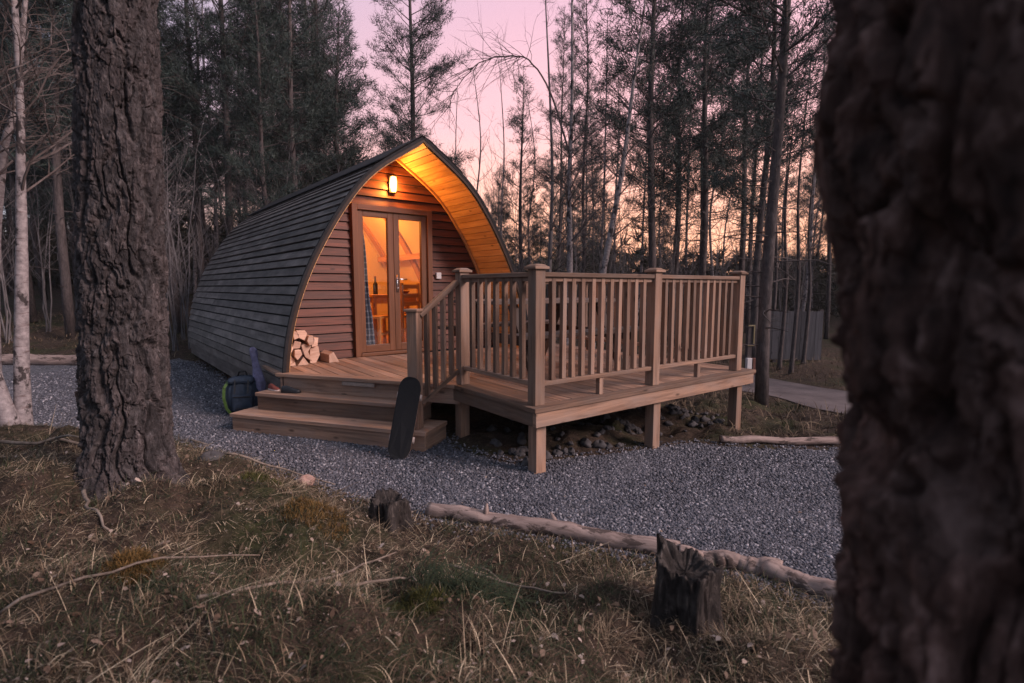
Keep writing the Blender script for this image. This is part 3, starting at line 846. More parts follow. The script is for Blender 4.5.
for i, (P, lab) in enumerate(zip(polys, fl_labels)):
    c = np.mean(np.array(P), 0); v0 = 0.40 + (0.03 * math.sin(i * 2.1)) + (0.09 if i in (8, 10) else 0); Lg = 0.29 - (0.07 if i in (8, 10) else 0)
    root = thing('firewood_log', lab, 'log', pod_w(c[0], v0 + Lg / 2, P[0][1] * 0 + min(p[1] for p in P)), POD_R, 'firewood logs stacked beside the pod door')
    zb = min(p[1] for p in P)
    t_ = MB(); pol = [(p[0] - c[0], -Lg / 2, p[1] - zb) for p in P][::-1]
    t_.prism(pol, (0, Lg, 0), ax=(0, 1, 0)); t_.build('split_wood', M['cutwood'], root, bevel=.003)
    # bark skin on the outer (longest) face
    e = max(range(len(P)), key=lambda j: (Vector(P[j]) - Vector(P[(j + 1) % len(P)])).length)
    a = Vector(P[e]) - Vector((c[0], zb)); b = Vector(P[(e + 1) % len(P)]) - Vector((c[0], zb)); nrm = Vector((b.y - a.y, -(b.x - a.x))).normalized()
    ctr_ = Vector((0, c[1] - zb))
    if nrm.dot((a + b) / 2 - ctr_) < 0: nrm = -nrm
    if i not in (6, 7, 9, 10):
        t_ = MB(); m2 = (a + b) / 2 + nrm * .012
        t_.prism([(a.x, -Lg / 2 + .004, a.y), (m2.x, -Lg / 2 + .004, m2.y), (b.x, -Lg / 2 + .004, b.y)], (0, Lg - .008, 0)); t_.build('bark', M['bark_near'], root)

# ------------------------------------------------------------------ the deck
DK_R = R(36.7)
deck = thing('raised_deck', 'raised timber deck with slatted railings on square posts', 'deck', (-2.34, 5.17, 0), DK_R)
def deck_w(u, v, z=0.0):
    c, s = math.cos(DK_R), math.sin(DK_R)
    return (-2.34 + u * c - v * s, 5.17 + u * s + v * c, z)
UL, UR, VFR = 1.10, 4.06, -2.73
pl = MB(); pw = 0.118; u = -0.02
def vlo(u):
    return VFR + .1 if u > UL + .09 else -(1.62 / 1.12) * u + 0.14
while u < UR - .1:
    ua, ub = u + .003, min(u + pw - .003, UR - .1)
    if ua < UL + .09 < ub: ub = UL + .088
    a, b = vlo(ua + 1e-4), vlo(ub - 1e-4)
    va = VF + .02 - 0.06 * ua if ua < 3.2 else 0.60
    va = min(va, 0.72)
    za = DZ + random.uniform(-.0015, .0015)
    if a < va - .05:
        pl.hexa([(ua, a, DZ - .03), (ub, b, DZ - .03), (ub, va, DZ - .03), (ua, va, DZ - .03), (ua, a, za), (ub, b, za), (ub, va, za), (ua, va, za)], Vector((0, 1, 0)))
    u = ub + .003
pl.build('deck_board', M['deck'], deck, bevel=.003)
eb = MB(); e = .002
def edge(p, q, w=.115, z=DZ + e): eb.beam((*p, z - .017), (*q, z - .017), w, .034)
edge((UL - .02, VFR + .045), (UR + .02, VFR + .045)); edge((UR - .045, VFR + .105), (UR - .045, .62)); edge((UL + .045, VFR + .105), (UL + .045, -1.60))
eb.build('edge_board', M['rail'], deck, bevel=.004)
eb = MB(); tdir = Vector((.569, -.822)); ndir = Vector((-.822, -.569))
a = Vector((0.0, 0.0)) + ndir * -.05 + tdir * -.04; b = a + tdir * 1.99
eb.beam((a.x, a.y, DZ - .014), (b.x, b.y, DZ - .014), .13, .034); eb.build('step_edge_board', M['deck'], deck, bevel=.004)
fa = MB()
fa.beam((UL, VFR + .022, .425), (UR, VFR + .022, .425), .04, .115); fa.beam((UR - .022, VFR + .045, .425), (UR - .022, .6, .425), .04, .113); fa.beam((UL + .022, VFR + .045, .425), (UL + .022, -1.55, .425), .04, .113)
fa.beam((UL + .3, .58, .425), (UR - .05, .58, .425), .04, .11)
fa.build('rim_joist', M['rail'], deck, bevel=.003)
js = MB()
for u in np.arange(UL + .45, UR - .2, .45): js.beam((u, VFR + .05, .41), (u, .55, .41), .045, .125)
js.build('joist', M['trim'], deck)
for (u, v) in ((1.20, -2.62), (2.52, -2.64), (3.87, -2.64), (1.20, -1.55), (3.9, -1.2), (3.9, .45), (2.5, -.9), (1.3, .3), (2.5, .4)):
    w = deck_w(u, v); zb = min(gz(w[0], w[1]), gyard(w[0], w[1])) - .08
    t_ = MB(); t_.box((u, v, (zb + .368) / 2), (.095, .095, .368 - zb)); t_.build('support_post', M['rail'], deck, bevel=.004)
PT = 1.50
posts = {'a': (1.18, -1.60), 'b': (1.18, -2.63), 'c': (2.51, -2.63), 'd': (3.86, -2.63), 'e': (3.92, -1.2), 'f': (3.92, .35)}
for k, (u, v) in posts.items():
    t_ = MB(); t_.box((u, v, (DZ + PT) / 2 + .003), (.09, .09, PT - DZ)); po = t_.build('newel_post', M['rail'], deck, bevel=.004)
    t_ = MB(); t_.box((u, v, PT + .012), (.132, .132, .02)); t_.hexa([(u - .06, v - .06, PT + .023), (u + .06, v - .06, PT + .023), (u + .06, v + .06, PT + .023), (u - .06, v + .06, PT + .023),
        (u - .035, v - .035, PT + .04), (u + .035, v - .035, PT + .04), (u + .035, v + .035, PT + .04), (u - .035, v + .035, PT + .04)]); t_.build('post_cap', M['rail'], po, bevel=.004)
def panel(a, b, n, stub=True):
    a = Vector(posts[a] if isinstance(a, str) else a); b = Vector(posts[b] if isinstance(b, str) else b); d = (b - a).normalized(); a2 = a + d * .047; b2 = b - d * .047
    t_ = MB(); t_.beam((*a2, 1.465), (*b2, 1.465), .075, .034); t_.build('top_rail', M['rail'], deck, bevel=.004)
    t_ = MB(); t_.beam((*a2, 1.432), (*b2, 1.432), .03, .03); t_.build('rail_batten', M['rail'], deck)
    t_ = MB(); t_.beam((*a2, .665), (*b2, .665), .06, .034); t_.build('bottom_rail', M['rail'], deck, bevel=.004)
    L = (b2 - a2).length
    for i in range(n):
        p = a2 + d * (L * (i + 1) / (n + 1) + random.uniform(-.004, .004)); w = .038
        tilt = d * random.uniform(-.006, .006)
        t_ = MB(); t_.beam((p.x, p.y, .683), (p.x + tilt.x, p.y + tilt.y, 1.446), w, w, (d.x, d.y, 0)); t_.build('baluster', M['rail'], deck, bevel=.002)
    if stub:
        p = (a2 + b2) / 2; t_ = MB(); t_.box((p.x, p.y, (DZ + .647) / 2 + .002), (.042, .042, .647 - DZ)); t_.build('rail_foot', M['rail'], deck)
panel('a', 'b', 7, False); panel('b', 'c', 11); panel('c', 'd', 11); panel('d', 'e', 11); panel('e', 'f', 12); panel('f', (3.28, .35), 4, False)

# ------------------------------------------------------------------ steps in front of the chamfered corner
ST_R = DK_R + math.atan2(-.822, .569)
steps = thing('wooden_steps', 'three weathered timber steps with a sloping handrail up to the deck', 'steps', deck_w(0, 0, 0), ST_R)
# local frame: x along the nosing (t), y = -n (so outwards is -y)
for (t0, t1, n0, n1, z) in ((-.15, 1.66, -.10, .18, .34), (-.26, 1.84, -.04, .39, .17)):
    tr = MB(); w = (n1 - n0) / 2
    for j in range(2):
        c = -(n0 + w * (j + .5)); tr.box(((t0 + t1) / 2, c, z - .018), (t1 - t0, w - .006, .036), None, Vector((1, 0, 0)))
    tr.build('tread', M['deck'], steps, bevel=.005)
    rs = MB(); zb = z - .17 - (.04 if z < .2 else 0)
    rs.box(((t0 + t1) / 2, -(n1 - .035), (z - .038 + zb) / 2), (t1 - t0 - .03, .032, z - .038 - zb), None, Vector((1, 0, 0)))
    for tt in (t0 + .03, t1 - .03): rs.box((tt, -(n0 + n1 - .05) / 2, (z - .038 + zb) / 2), (.032, n1 - n0 - .06, z - .038 - zb), None, Vector((0, 1, 0)))
    rs.build('riser', M['rail'], steps, bevel=.003)
rs = MB(); rs.box((.98, .035, .41), (1.98, .032, .155), None, Vector((1, 0, 0))); rs.build('riser', M['rail'], steps)
nl = MB(); nl.box((.93, .0, .455), (.36, .022, .035)); nl.build('nameplate', M['dirtystrip'], steps, bevel=.002)
NT, NN = 1.70, .29
t_ = MB(); t_.box((NT, -NN, (.172 + 1.17) / 2), (.095, .095, 1.17 - .172)); nw = t_.build('newel_post', M['rail'], steps, bevel=.004)
t_ = MB(); t_.box((NT, -NN, 1.182), (.125, .125, .022)); t_.build('post_cap', M['rail'], nw, bevel=.004)
pa = Vector((1.18, -1.60)); tx = Vector((pa.dot(tdir), -pa.dot(ndir)))
a0 = Vector((NT, -NN)); dd = (tx - a0); ln = dd.length; dd.normalize(); a1 = a0 + dd * .05; b1 = tx - dd * .05
t_ = MB(); t_.beam((*a1, 1.135), (*b1, 1.42), .07, .04); t_.build('handrail', M['rail'], steps, bevel=.004)
t_ = MB(); t_.beam((*a1, .385), (*b1, .64), .05, .035); t_.build('bottom_rail', M['rail'], steps, bevel=.003)
for i in range(4):
    f = (i + .8) / 4.6; p = a1.lerp(b1, f); t_ = MB(); t_.box((p.x, p.y, (.40 + .255 * f + 1.12 + .285 * f) / 2), (.038, .038, .72 + .03 * f)); t_.build('baluster', M['rail'], steps, bevel=.002)
def steps_w(t, n, z): 
    q = tdir * t + ndir * n; return deck_w(q.x, q.y, z)

# ------------------------------------------------------------------ picnic table on the deck
M['oldwood'] = wood('old_dark_timber', (0.04, 0.027, 0.022), (0.14, 0.095, 0.078), (0.11, 0.09, 0.08), var=.5)
pc = thing('picnic_table', 'timber picnic table with fixed benches standing on the deck behind the railings', 'table', deck_w(2.35, -1.25, DZ), DK_R)
t_ = MB()
for j in range(5): t_.box((0, -.32 + j * .16, .72), (1.7, .145, .035))
t_.build('tabletop', M['oldwood'], pc, bevel=.004)
for s in (-1, 1):
    t_ = MB()
    for j in range(2): t_.box((0, s * (.62 + j * .14), .43), (1.7, .13, .035))
    t_.build('bench_seat', M['oldwood'], pc, bevel=.004)
for s in (-1, 1):
    x = s * .58
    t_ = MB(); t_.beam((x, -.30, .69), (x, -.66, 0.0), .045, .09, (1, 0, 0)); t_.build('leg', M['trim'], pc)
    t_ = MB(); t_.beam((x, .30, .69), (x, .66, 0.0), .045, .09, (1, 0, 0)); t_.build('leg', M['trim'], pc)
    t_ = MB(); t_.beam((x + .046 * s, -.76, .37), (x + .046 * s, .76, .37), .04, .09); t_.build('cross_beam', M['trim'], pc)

# ------------------------------------------------------------------ small things by the steps
sb = thing('skateboard', 'black skateboard leaning upright against the newel post of the steps', 'skateboard', steps_w(1.70, .60, 0.0), ST_R)
sb.rotation_euler = (R(-15), R(9), ST_R + R(20))
W2 = .092; Lb = .665; outline = []
for i in range(40):
    a = 2 * math.pi * i / 40
    sx = abs(math.cos(a)) ** .75 * math.copysign(1, math.cos(a)) * W2
    sz = math.sin(a); zz = (Lb - .22) / 2 * math.copysign(1, sz) + .11 * sz if abs(sz) > 1e-6 else 0
    outline.append((sx, zz))
def sb_pts(y):
    out = []
    for x, z in outline:
        curl = .035 * max(0, (abs(z) - .24) / .12) ** 2
        out.append((x, y - curl, z + Lb / 2))
    return out
dp = MB(); top = sb_pts(-.006); bot = sb_pts(.006)
b = len(dp.v); n = len(top)
t_ = MB(); t_.prism(top[::-1] if False else top, (0, .004, 0)); t_.build('grip_deck', M['deckgrip'], sb)
t_ = MB(); t_.prism([(x, y + .0045, z) for x, y, z in top], (0, .009, 0)); t_.build('plywood_edge', M['cutwood'], sb)
for z in (.16, .51):
    t_ = MB(); t_.box((0, .03, z), (.05, .045, .05)); t_.tube([(-.075, .052, z), (.075, .052, z)], .008, 8); tk = t_.build('truck', M['steel'], sb)
    for x in (-.085, .085):
        t_ = MB(); t_.tube([(x - .016, .052, z), (x + .016, .052, z)], .027, 16); t_.build('wheel', M['sole'], tk)

bpw = pod_w(-.19, .70, 0)
bp = thing('backpack', 'dark blue backpack with a lime strap on the gravel beside the steps', 'backpack', (bpw[0], bpw[1], gyard(bpw[0], bpw[1])), R(15))
bp.scale = (.86, .86, .86)
t_ = MB(); rows = []
for z, w, d, o in ((0.0, .15, .11, 0), (.03, .19, .14, 0), (.2, .20, .15, .0), (.34, .19, .14, .01), (.42, .165, .12, .02), (.47, .10, .08, .03), (.485, .02, .02, .03)):
    rows.append([(w * abs(math.cos(a)) ** .6 * math.copysign(1, math.cos(a)) + .018 * math.sin(a * 5 + z * 24), d * abs(math.sin(a)) ** .7 * math.copysign(1, math.sin(a)) + o + .014 * math.sin(a * 7 + z * 37), z) for a in np.linspace(0, 2 * math.pi, 28, endpoint=False)])
t_.grid(rows, closed=True); t_.build('body', M['navy'], bp, True)
t_ = MB(); t_.box((.02, -.15, .16), (.24, .06, .2)); t_.build('front_pocket', M['navy'], bp, bevel=.025)
t_ = MB(); t_.box((.02, -.185, .245), (.20, .008, .014)); t_.box((.02, -.186, .10), (.16, .006, .010)); t_.build('zip', M['shoe'], bp)
t_ = MB(); t_.box((.0, -.02, .435), (.30, .24, .07)); t_.build('lid', M['navy'], bp, bevel=.03)
for x in (-.06, .09):
    t_ = MB(); t_.beam((x, -.135, .45), (x, -.19, .29), .018, .006, (0, -1, .2)); t_.build('buckle_strap', M['shoe'], bp)
t_ = MB(); t_.tube([(.20, -.02, .02), (.205, -.02, .16), (.20, -.02, .20)], [.05, .055, .045], 12); t_.build('side_pocket', M['lime'], bp, True)
for x in (-.13,):
    t_ = MB(); P = [(x - .02, -.06, .43), (x - .05, -.155, .36), (x - .055, -.175, .24), (x - .03, -.165, .1), (x + .02, -.15, .02)]
    for p, q in zip(P[:-1], P[1:]): t_.beam(p, q, .032, .012, (0, -1, .2))
    t_.build('strap', M['lime'], bp)
t_ = MB(); t_.tube([(-.06, .02, .47), (-.045, .02, .53), (.03, .02, .535), (.05, .02, .475)], .011, 8); t_.build('top_loop', M['black'], bp, True)
jw = (bpw[0] + .17, bpw[1] + .02)
t_ = MB(); rows = []
for i, (z, r, o) in enumerate(((.18, .07, 0), (.30, .085, .0), (.42, .07, -.015), (.52, .055, -.035), (.62, .042, -.05), (.70, .05, -.065), (.76, .04, -.075), (.79, .008, -.08))):
    rows.append([((r + .016 * math.sin(a * 4 + i)) * math.cos(a) + o, (r * .8 + .014 * math.sin(a * 5 + i * 2)) * math.sin(a), z) for a in np.linspace(0, 2 * math.pi, 26, endpoint=False)])
t_.grid(rows, closed=True)
jo = t_.build('jacket', M['purple'], None, True); jo.location = (jw[0], jw[1], .08); jo.scale = (.72, .72, .82); tag(jo, 'bundled lilac jacket stuffed upright behind the blue backpack', 'jacket')
def shoe(loc, rz, label, up, so, s=1.0):
    r = thing('shoe', label, 'shoe', loc, rz)
    def ring(x, w, h, z0): return [(x * s, w * s * math.cos(a), (z0 + h * max(0, math.sin(a))) * s) for a in np.linspace(-.2, math.pi + .2, 14)]
    t_ = MB(); t_.grid([ring(-.135, .008, .03, .015), ring(-.125, .032, .075, .015), ring(-.07, .036, .085, .015), ring(-.02, .038, .075, .015), ring(.04, .044, .05, .015), ring(.10, .042, .038, .015), ring(.13, .025, .025, .015), ring(.138, .004, .012, .015)]); t_.build('upper', up, r, True)
    t_ = MB(); P = [(-.138 * s, .02 * s, 0), (-.138 * s, -.02 * s, 0), (-.11 * s, -.036 * s, 0), (.02 * s, -.045 * s, 0), (.10 * s, -.045 * s, 0), (.14 * s, -.02 * s, 0), (.14 * s, .02 * s, 0), (.10 * s, .045 * s, 0), (.02 * s, .045 * s, 0), (-.11 * s, .036 * s, 0)]
    t_.prism(P[::-1], (0, 0, .018 * s)); t_.build('sole', so, r)
shoe(steps_w(.20, .075, .342), ST_R + .2, 'black shoe standing on the middle step below the firewood', M['shoe'], M['black'], .72)
shoe(steps_w(-.06, .02, .342), ST_R - .3, 'small red shoe with pale sole at the left end of the middle step', M['redcloth'], M['sole'], .62)

# ------------------------------------------------------------------ logs, stumps, stones, twigs
def log_thing(label, P, r, knots=(), mat='log', name='edging_log'):
    t_ = MB(); n = 46; pts = []; rad = []; ph_ = random.random() * 50
    for i in range(n):
        s = i / (n - 1) * (len(P) - 1); k = min(int(s), len(P) - 2); q = Vector(P[k]).lerp(Vector(P[k + 1]), s - k)
        pts.append(q + Vector((random.uniform(-.003, .003), random.uniform(-.003, .003), .008 * math.sin(i * .31 + ph_)))); rad.append(r * (.82 + .36 * float(fbm(np.array([i * .22 + ph_]), np.array([ph_]), 3, 3)[0])))
    t_.tube(pts, rad, 18, jit=.045)
    o = t_.build(name, M[mat], None, True)
    tag(o, label, 'log', 'logs edging the gravel yard')
    for (f, d, l) in knots:
        q = pts[int(f * (n - 1))]; kk = MB(); kk.tube([q, q + Vector(d).normalized() * l * .6, q + Vector(d).normalized() * l], [r * .5, r * .32, r * .12], 8); kk.build('branch_stub', M[mat], o, True)
    return o
def L3(P, dz=.035): return [(x, y, gyard(x, y) + dz) for x, y in P]
log_thing('long pale log edging the gravel between the two stumps', L3([(-.50, 3.02), (-.1, 2.88), (.35, 2.72), (.86, 2.53)]), .047, ((.30, (.1, -.1, 1), .10), (.62, (-.5, .6, .9), .10)))
log_thing('short pale log edging the gravel just right of the large stump', L3([(.84, 2.49), (1.08, 2.43), (1.28, 2.36)]), .042, ((.25, (-.6, -.3, .7), .09),))
log_thing('pale log edging the gravel beside the dark foreground pine', L3([(1.22, 2.36), (1.45, 2.14), (1.8, 1.82)]), .046)
log_thing('straight pale log at the far left edge of the gravel', [(-9.6, 9.25, .07), (-8.2, 9.15, .08), (-6.7, 9.2, .08)], .105)
log_thing('pale log lying beside the far right support post of the deck', L3([(1.95, 4.74), (2.4, 4.76), (3.3, 4.80)], .05), .035)
def stump(label, x, y, r, h, seed, spikes, zsink=.06):
    g = np.random.default_rng(seed); z0 = gz(x, y) - zsink; n = 90; rows = []
    th = np.linspace(0, 2 * math.pi, n, endpoint=False)
    tops = h * (1 + .0 * th)
    for (a, wd, hh) in spikes: tops = tops + hh * np.exp(-((np.angle(np.exp(1j * (th - a)))) / wd) ** 2)
    tops = tops + .025 * (lat_noise(th * 6, th * 0, seed) - .5) + .02 * (lat_noise(th * 16, th * 0, seed + 1) - .5)
    root = thing('tree_stump', label, 'stump', (x, y, z0))
    t_ = MB()
    fl_ = lambda f: r * (1 + .28 * (1 - f) ** 3)
    for k in range(26):
        f = k / 25; rows.append([(math.cos(a) * (fl_(f) + .018 * math.sin(a * 5 + seed) * (1.6 - f) + .016 * (lat_noise(a * 9, f * 3, seed) - .5) * 2 + .008 * (lat_noise(a * 26, f * 6, seed) - .5)),
                         math.sin(a) * (fl_(f) + .018 * math.sin(a * 5 + seed) * (1.6 - f) + .016 * (lat_noise(a * 9, f * 3, seed) - .5) * 2 + .008 * (lat_noise(a * 26, f * 6, seed) - .5)), f * tops[i]) for i, a in enumerate(th)])
    for k, (q, dz) in enumerate(((.86, -.008), (.6, -.03), (.3, -.035), (.02, -.03))):
        zc = h * .98
        rows.append([(rows[25][i][0] * q, rows[25][i][1] * q, (rows[25][i][2] * (q ** 2) + zc * (1 - q ** 2)) + dz + .012 * (random.random() - .5)) for i in range(n)])
    t_.grid([[tuple(map(float, p)) for p in r_] for r_ in rows], closed=True)
    t_.build('stump_wood', M['stump'], root, True)
    return root
stump('large rotten stump with splintered top on the grass beside the edging log', .655, 1.86, .104, .275, 3, ((2.5, .75, .085), (3.6, .3, .03)))
stump('smaller dark stump at the edge of the gravel before the steps', -.70, 2.86, .10, .20, 8, ((.3, .5, -.03), (2.2, .6, .02)))
def stick(label, P, r, branches=(), grp='fallen twigs on the mound'):
    pts = []; n = 12
    P = [Vector((x, y, gz(x, y) + dz)) for x, y, dz in P]
    for i in range(n):
        s = i / (n - 1) * (len(P) - 1); k = min(int(s), len(P) - 2); pts.append(P[k].lerp(P[k + 1], s - k) + Vector((random.uniform(-.006, .006), random.uniform(-.006, .006), random.uniform(0, .006))))
    for p in pts: p.z = max(p.z, gz(p.x, p.y) + .014 + r)
    t_ = MB(); t_.tube(pts, [r * (1 - .6 * i / n) for i in range(n)], 7)
    for (f, dx, dy, dz) in branches:
        q = pts[int(f * (n - 1))]; e = q + Vector((dx, dy, dz)); t_.tube([q, (q + e) / 2 + Vector((0, 0, .015)), e], [r * .6, r * .45, r * .2], 6)
    o = t_.build('fallen_twig', M['twig'], None, True); tag(o, label, 'twig', grp)
stick('long straight twig lying across the grass in the middle foreground', [(-1.02, 1.60, .03), (-.72, 1.98, .05), (-.52, 2.22, .05)], .007)
stick('curved pale twig on the grass just in front of the big left pine', [(-2.15, 2.52, .10), (-2.02, 2.38, .05), (-1.80, 2.22, .03)], .010)
stick('forked twig beside the dark green grass tuft', [(-.28, 2.22, .06), (-.02, 2.16, .10), (.22, 2.02, .04)], .008, ((.5, -.12, .08, .03),))
stick('thin twig curving over the grass left of the long straight twig', [(-1.72, 1.62, .03), (-1.35, 1.85, .07), (-1.10, 2.15, .04)], .006)
stick('bent twig on the grass right of the long straight twig', [(-.62, 1.78, .04), (-.42, 1.95, .06), (-.30, 2.02, .03)], .006, ((.6, .05, -.08, .04),))
stick('thin twig lying on the gravel right of the big left pine', [(-2.85, 4.5, .02), (-2.62, 4.42, .02), (-2.45, 4.3, .015)], .012)
stick('long dead branch lying at the left edge behind the foreground grass', [(-4.0, 3.4, .06), (-3.3, 3.45, .07), (-2.6, 3.5, .04)], .016, ((.4, .2, -.3, .08), (.7, .3, -.15, .05)))
stick('thin branch near the grass edge by the gravel left of the small stump', [(-1.95, 3.42, .05), (-1.55, 3.5, .06), (-1.2, 3.52, .03)], .009)
def stone(x, y, s, label, m='stone', grp=None, zoff=0.0):
    t_ = MB(); rows = []; ph = random.random() * 9
    for i in range(9):
        f = math.pi * i / 8; rows.append([(s * math.sin(f) * math.cos(a) * (1 + .30 * math.sin(3 * a + ph + f * 3)), s * .8 * math.sin(f) * math.sin(a) * (1 + .2 * math.cos(2 * a + ph)), -s * .6 * math.cos(f) * (1 + .35 * math.sin(2 * a + ph))) for a in np.linspace(0, 2 * math.pi, 12, endpoint=False)])
    t_.grid(rows, closed=True); o = t_.build('stone', M[m], None, True); o.location = (x, y, zoff + max(gz(x, y), gyard(x, y) if inside(np.array([x]), np.array([y]))[0] else -9) + s * .3); o.rotation_euler[2] = random.random() * 6
    tag(o, label, 'stone', grp); return o
M['pinkstone'] = plain('pinkish_stone', (0.30, 0.19, 0.16), .85, .2, .25, 9, bmp=.5)
stone(-1.42, 3.46, .065, 'pinkish flat stone at the gravel edge left of the small stump', 'pinkstone')
stone(-2.0, 3.35, .08, 'grey flat stone in the grass right of the big left pine')
for i in range(150):
    u = random.uniform(1.2, 4.2); v = -2.5 + abs(random.gauss(0, .6)); w = deck_w(u, v)
    stone(w[0], w[1], random.choice((.02, .025, .03, .035, .045, .06)), 'rough grey stone on the dark earth under the deck', 'stone', 'stones under the deck')
# ------------------------------------------------------------------ near trees
def cell(a, b, na, seed):
    """cellular noise F1,F2 and cell id on lattice (a periodic in na)"""
    ia = np.floor(a).astype(int); ib = np.floor(b).astype(int)
    f1 = np.full(a.shape, 9.0); f2 = np.full(a.shape, 9.0); cid = np.zeros(a.shape)
    def hh(i, j, k):
        n = ((i % na) * 374761393 + j * 668265263 + (seed + k) * 974711) & 0x7fffffff
        n = ((n ^ (n >> 13)) * 1274126177) & 0x7fffffff
        return ((n ^ (n >> 16)) & 0xffff) / 65535.0
    for da in (-1, 0, 1):
        for db in (-1, 0, 1):
            i = ia + da; j = ib + db
            px = i + .15 + .7 * hh(i, j, 0); py = j + .1 + .8 * hh(i, j, 5)
            d = np.hypot(a - px, b - py); c = hh(i, j, 9)
            m = d < f1
            f2 = np.where(m, f1, np.minimum(f2, d)); cid = np.where(m, c, cid); f1 = np.where(m, d, f1)
    return f1, f2, cid
def bark_trunk(root, rfun, axis, zs, nth, amp, seed, mat, cw=.055, chh=.30, seam=0.0):
    th = np.linspace(0, 2 * math.pi, nth, endpoint=False); T, Zm = np.meshgrid(th, zs)
    rr = rfun(Zm, T); r0 = float(np.mean(rr)); na = max(6, int(2 * math.pi * r0 / cw)); U = T / (2 * math.pi)
    u = np.mod(T - seam, 2 * math.pi) * r0                       # metres round the trunk
    w1 = fbm(u / .11 + 3, Zm / .22, seed, 3) - .5; w2 = fbm(u / .03 + 9, Zm / .05, seed + 3, 3) - .5
    d1 = np.abs(fbm(u / cw + 1.5 * w1 + .25 * w2, Zm / chh + 20, seed + 11, 2) - .5)          # long upright furrows
    d2 = np.abs(fbm(u / (cw * 1.5) + 1.2 * w1 + 40, Zm / (chh * .42) + .8 * w2, seed + 23, 2) - .5)   # slanting cross breaks
    nf = fbm(u / .012, Zm / .022, seed + 8, 4) - .5
    f1, f2, cid = cell(u / (cw * .8) + 1.6 * w1, Zm / (chh * .38) + 2 * w2 + 50, 9999, seed)
    crack = smooth((d1 + .05 * nf) / .115)
    brk = .45 + .55 * smooth((d2 + .05 * nf) / .06)
    q = fbm(u / .035 + w2, Zm / .075, seed + 40, 3) * 6.0
    terr = np.floor(q) + smooth((q - np.floor(q)) / .22); terr = terr / 6.0 - .5         # thin flakes lying over each other
    h = amp * (1.25 * (crack * brk - 1) + .95 * terr * crack + .60 * (cid - .5) * crack * smooth((f2 - f1 + .1 * nf) / .10) - .30 * (1 - smooth((f2 - f1 + .12 * nf) / .09)) + .42 * nf)
    cid2 = np.clip(terr + .5, 0, 1)
    rad = rr + h
    ax = np.array([axis(z) for z in zs])
    V = np.stack([ax[:, 0][:, None] + rad * np.cos(T), ax[:, 1][:, None] + rad * np.sin(T), Zm], -1).reshape(-1, 3)
    nzr = len(zs); idx = np.arange(nzr * nth).reshape(nzr, nth); nx_ = np.roll(idx, -1, 1)
    F = np.stack([idx[:-1], nx_[:-1], nx_[1:], idx[1:]], -1).reshape(-1, 4)
    return mk('trunk', V, F, mat, root, smooth_shade=True, rnd=np.clip(.15 + .5 * cid + .35 * cid2, 0, 1).ravel())

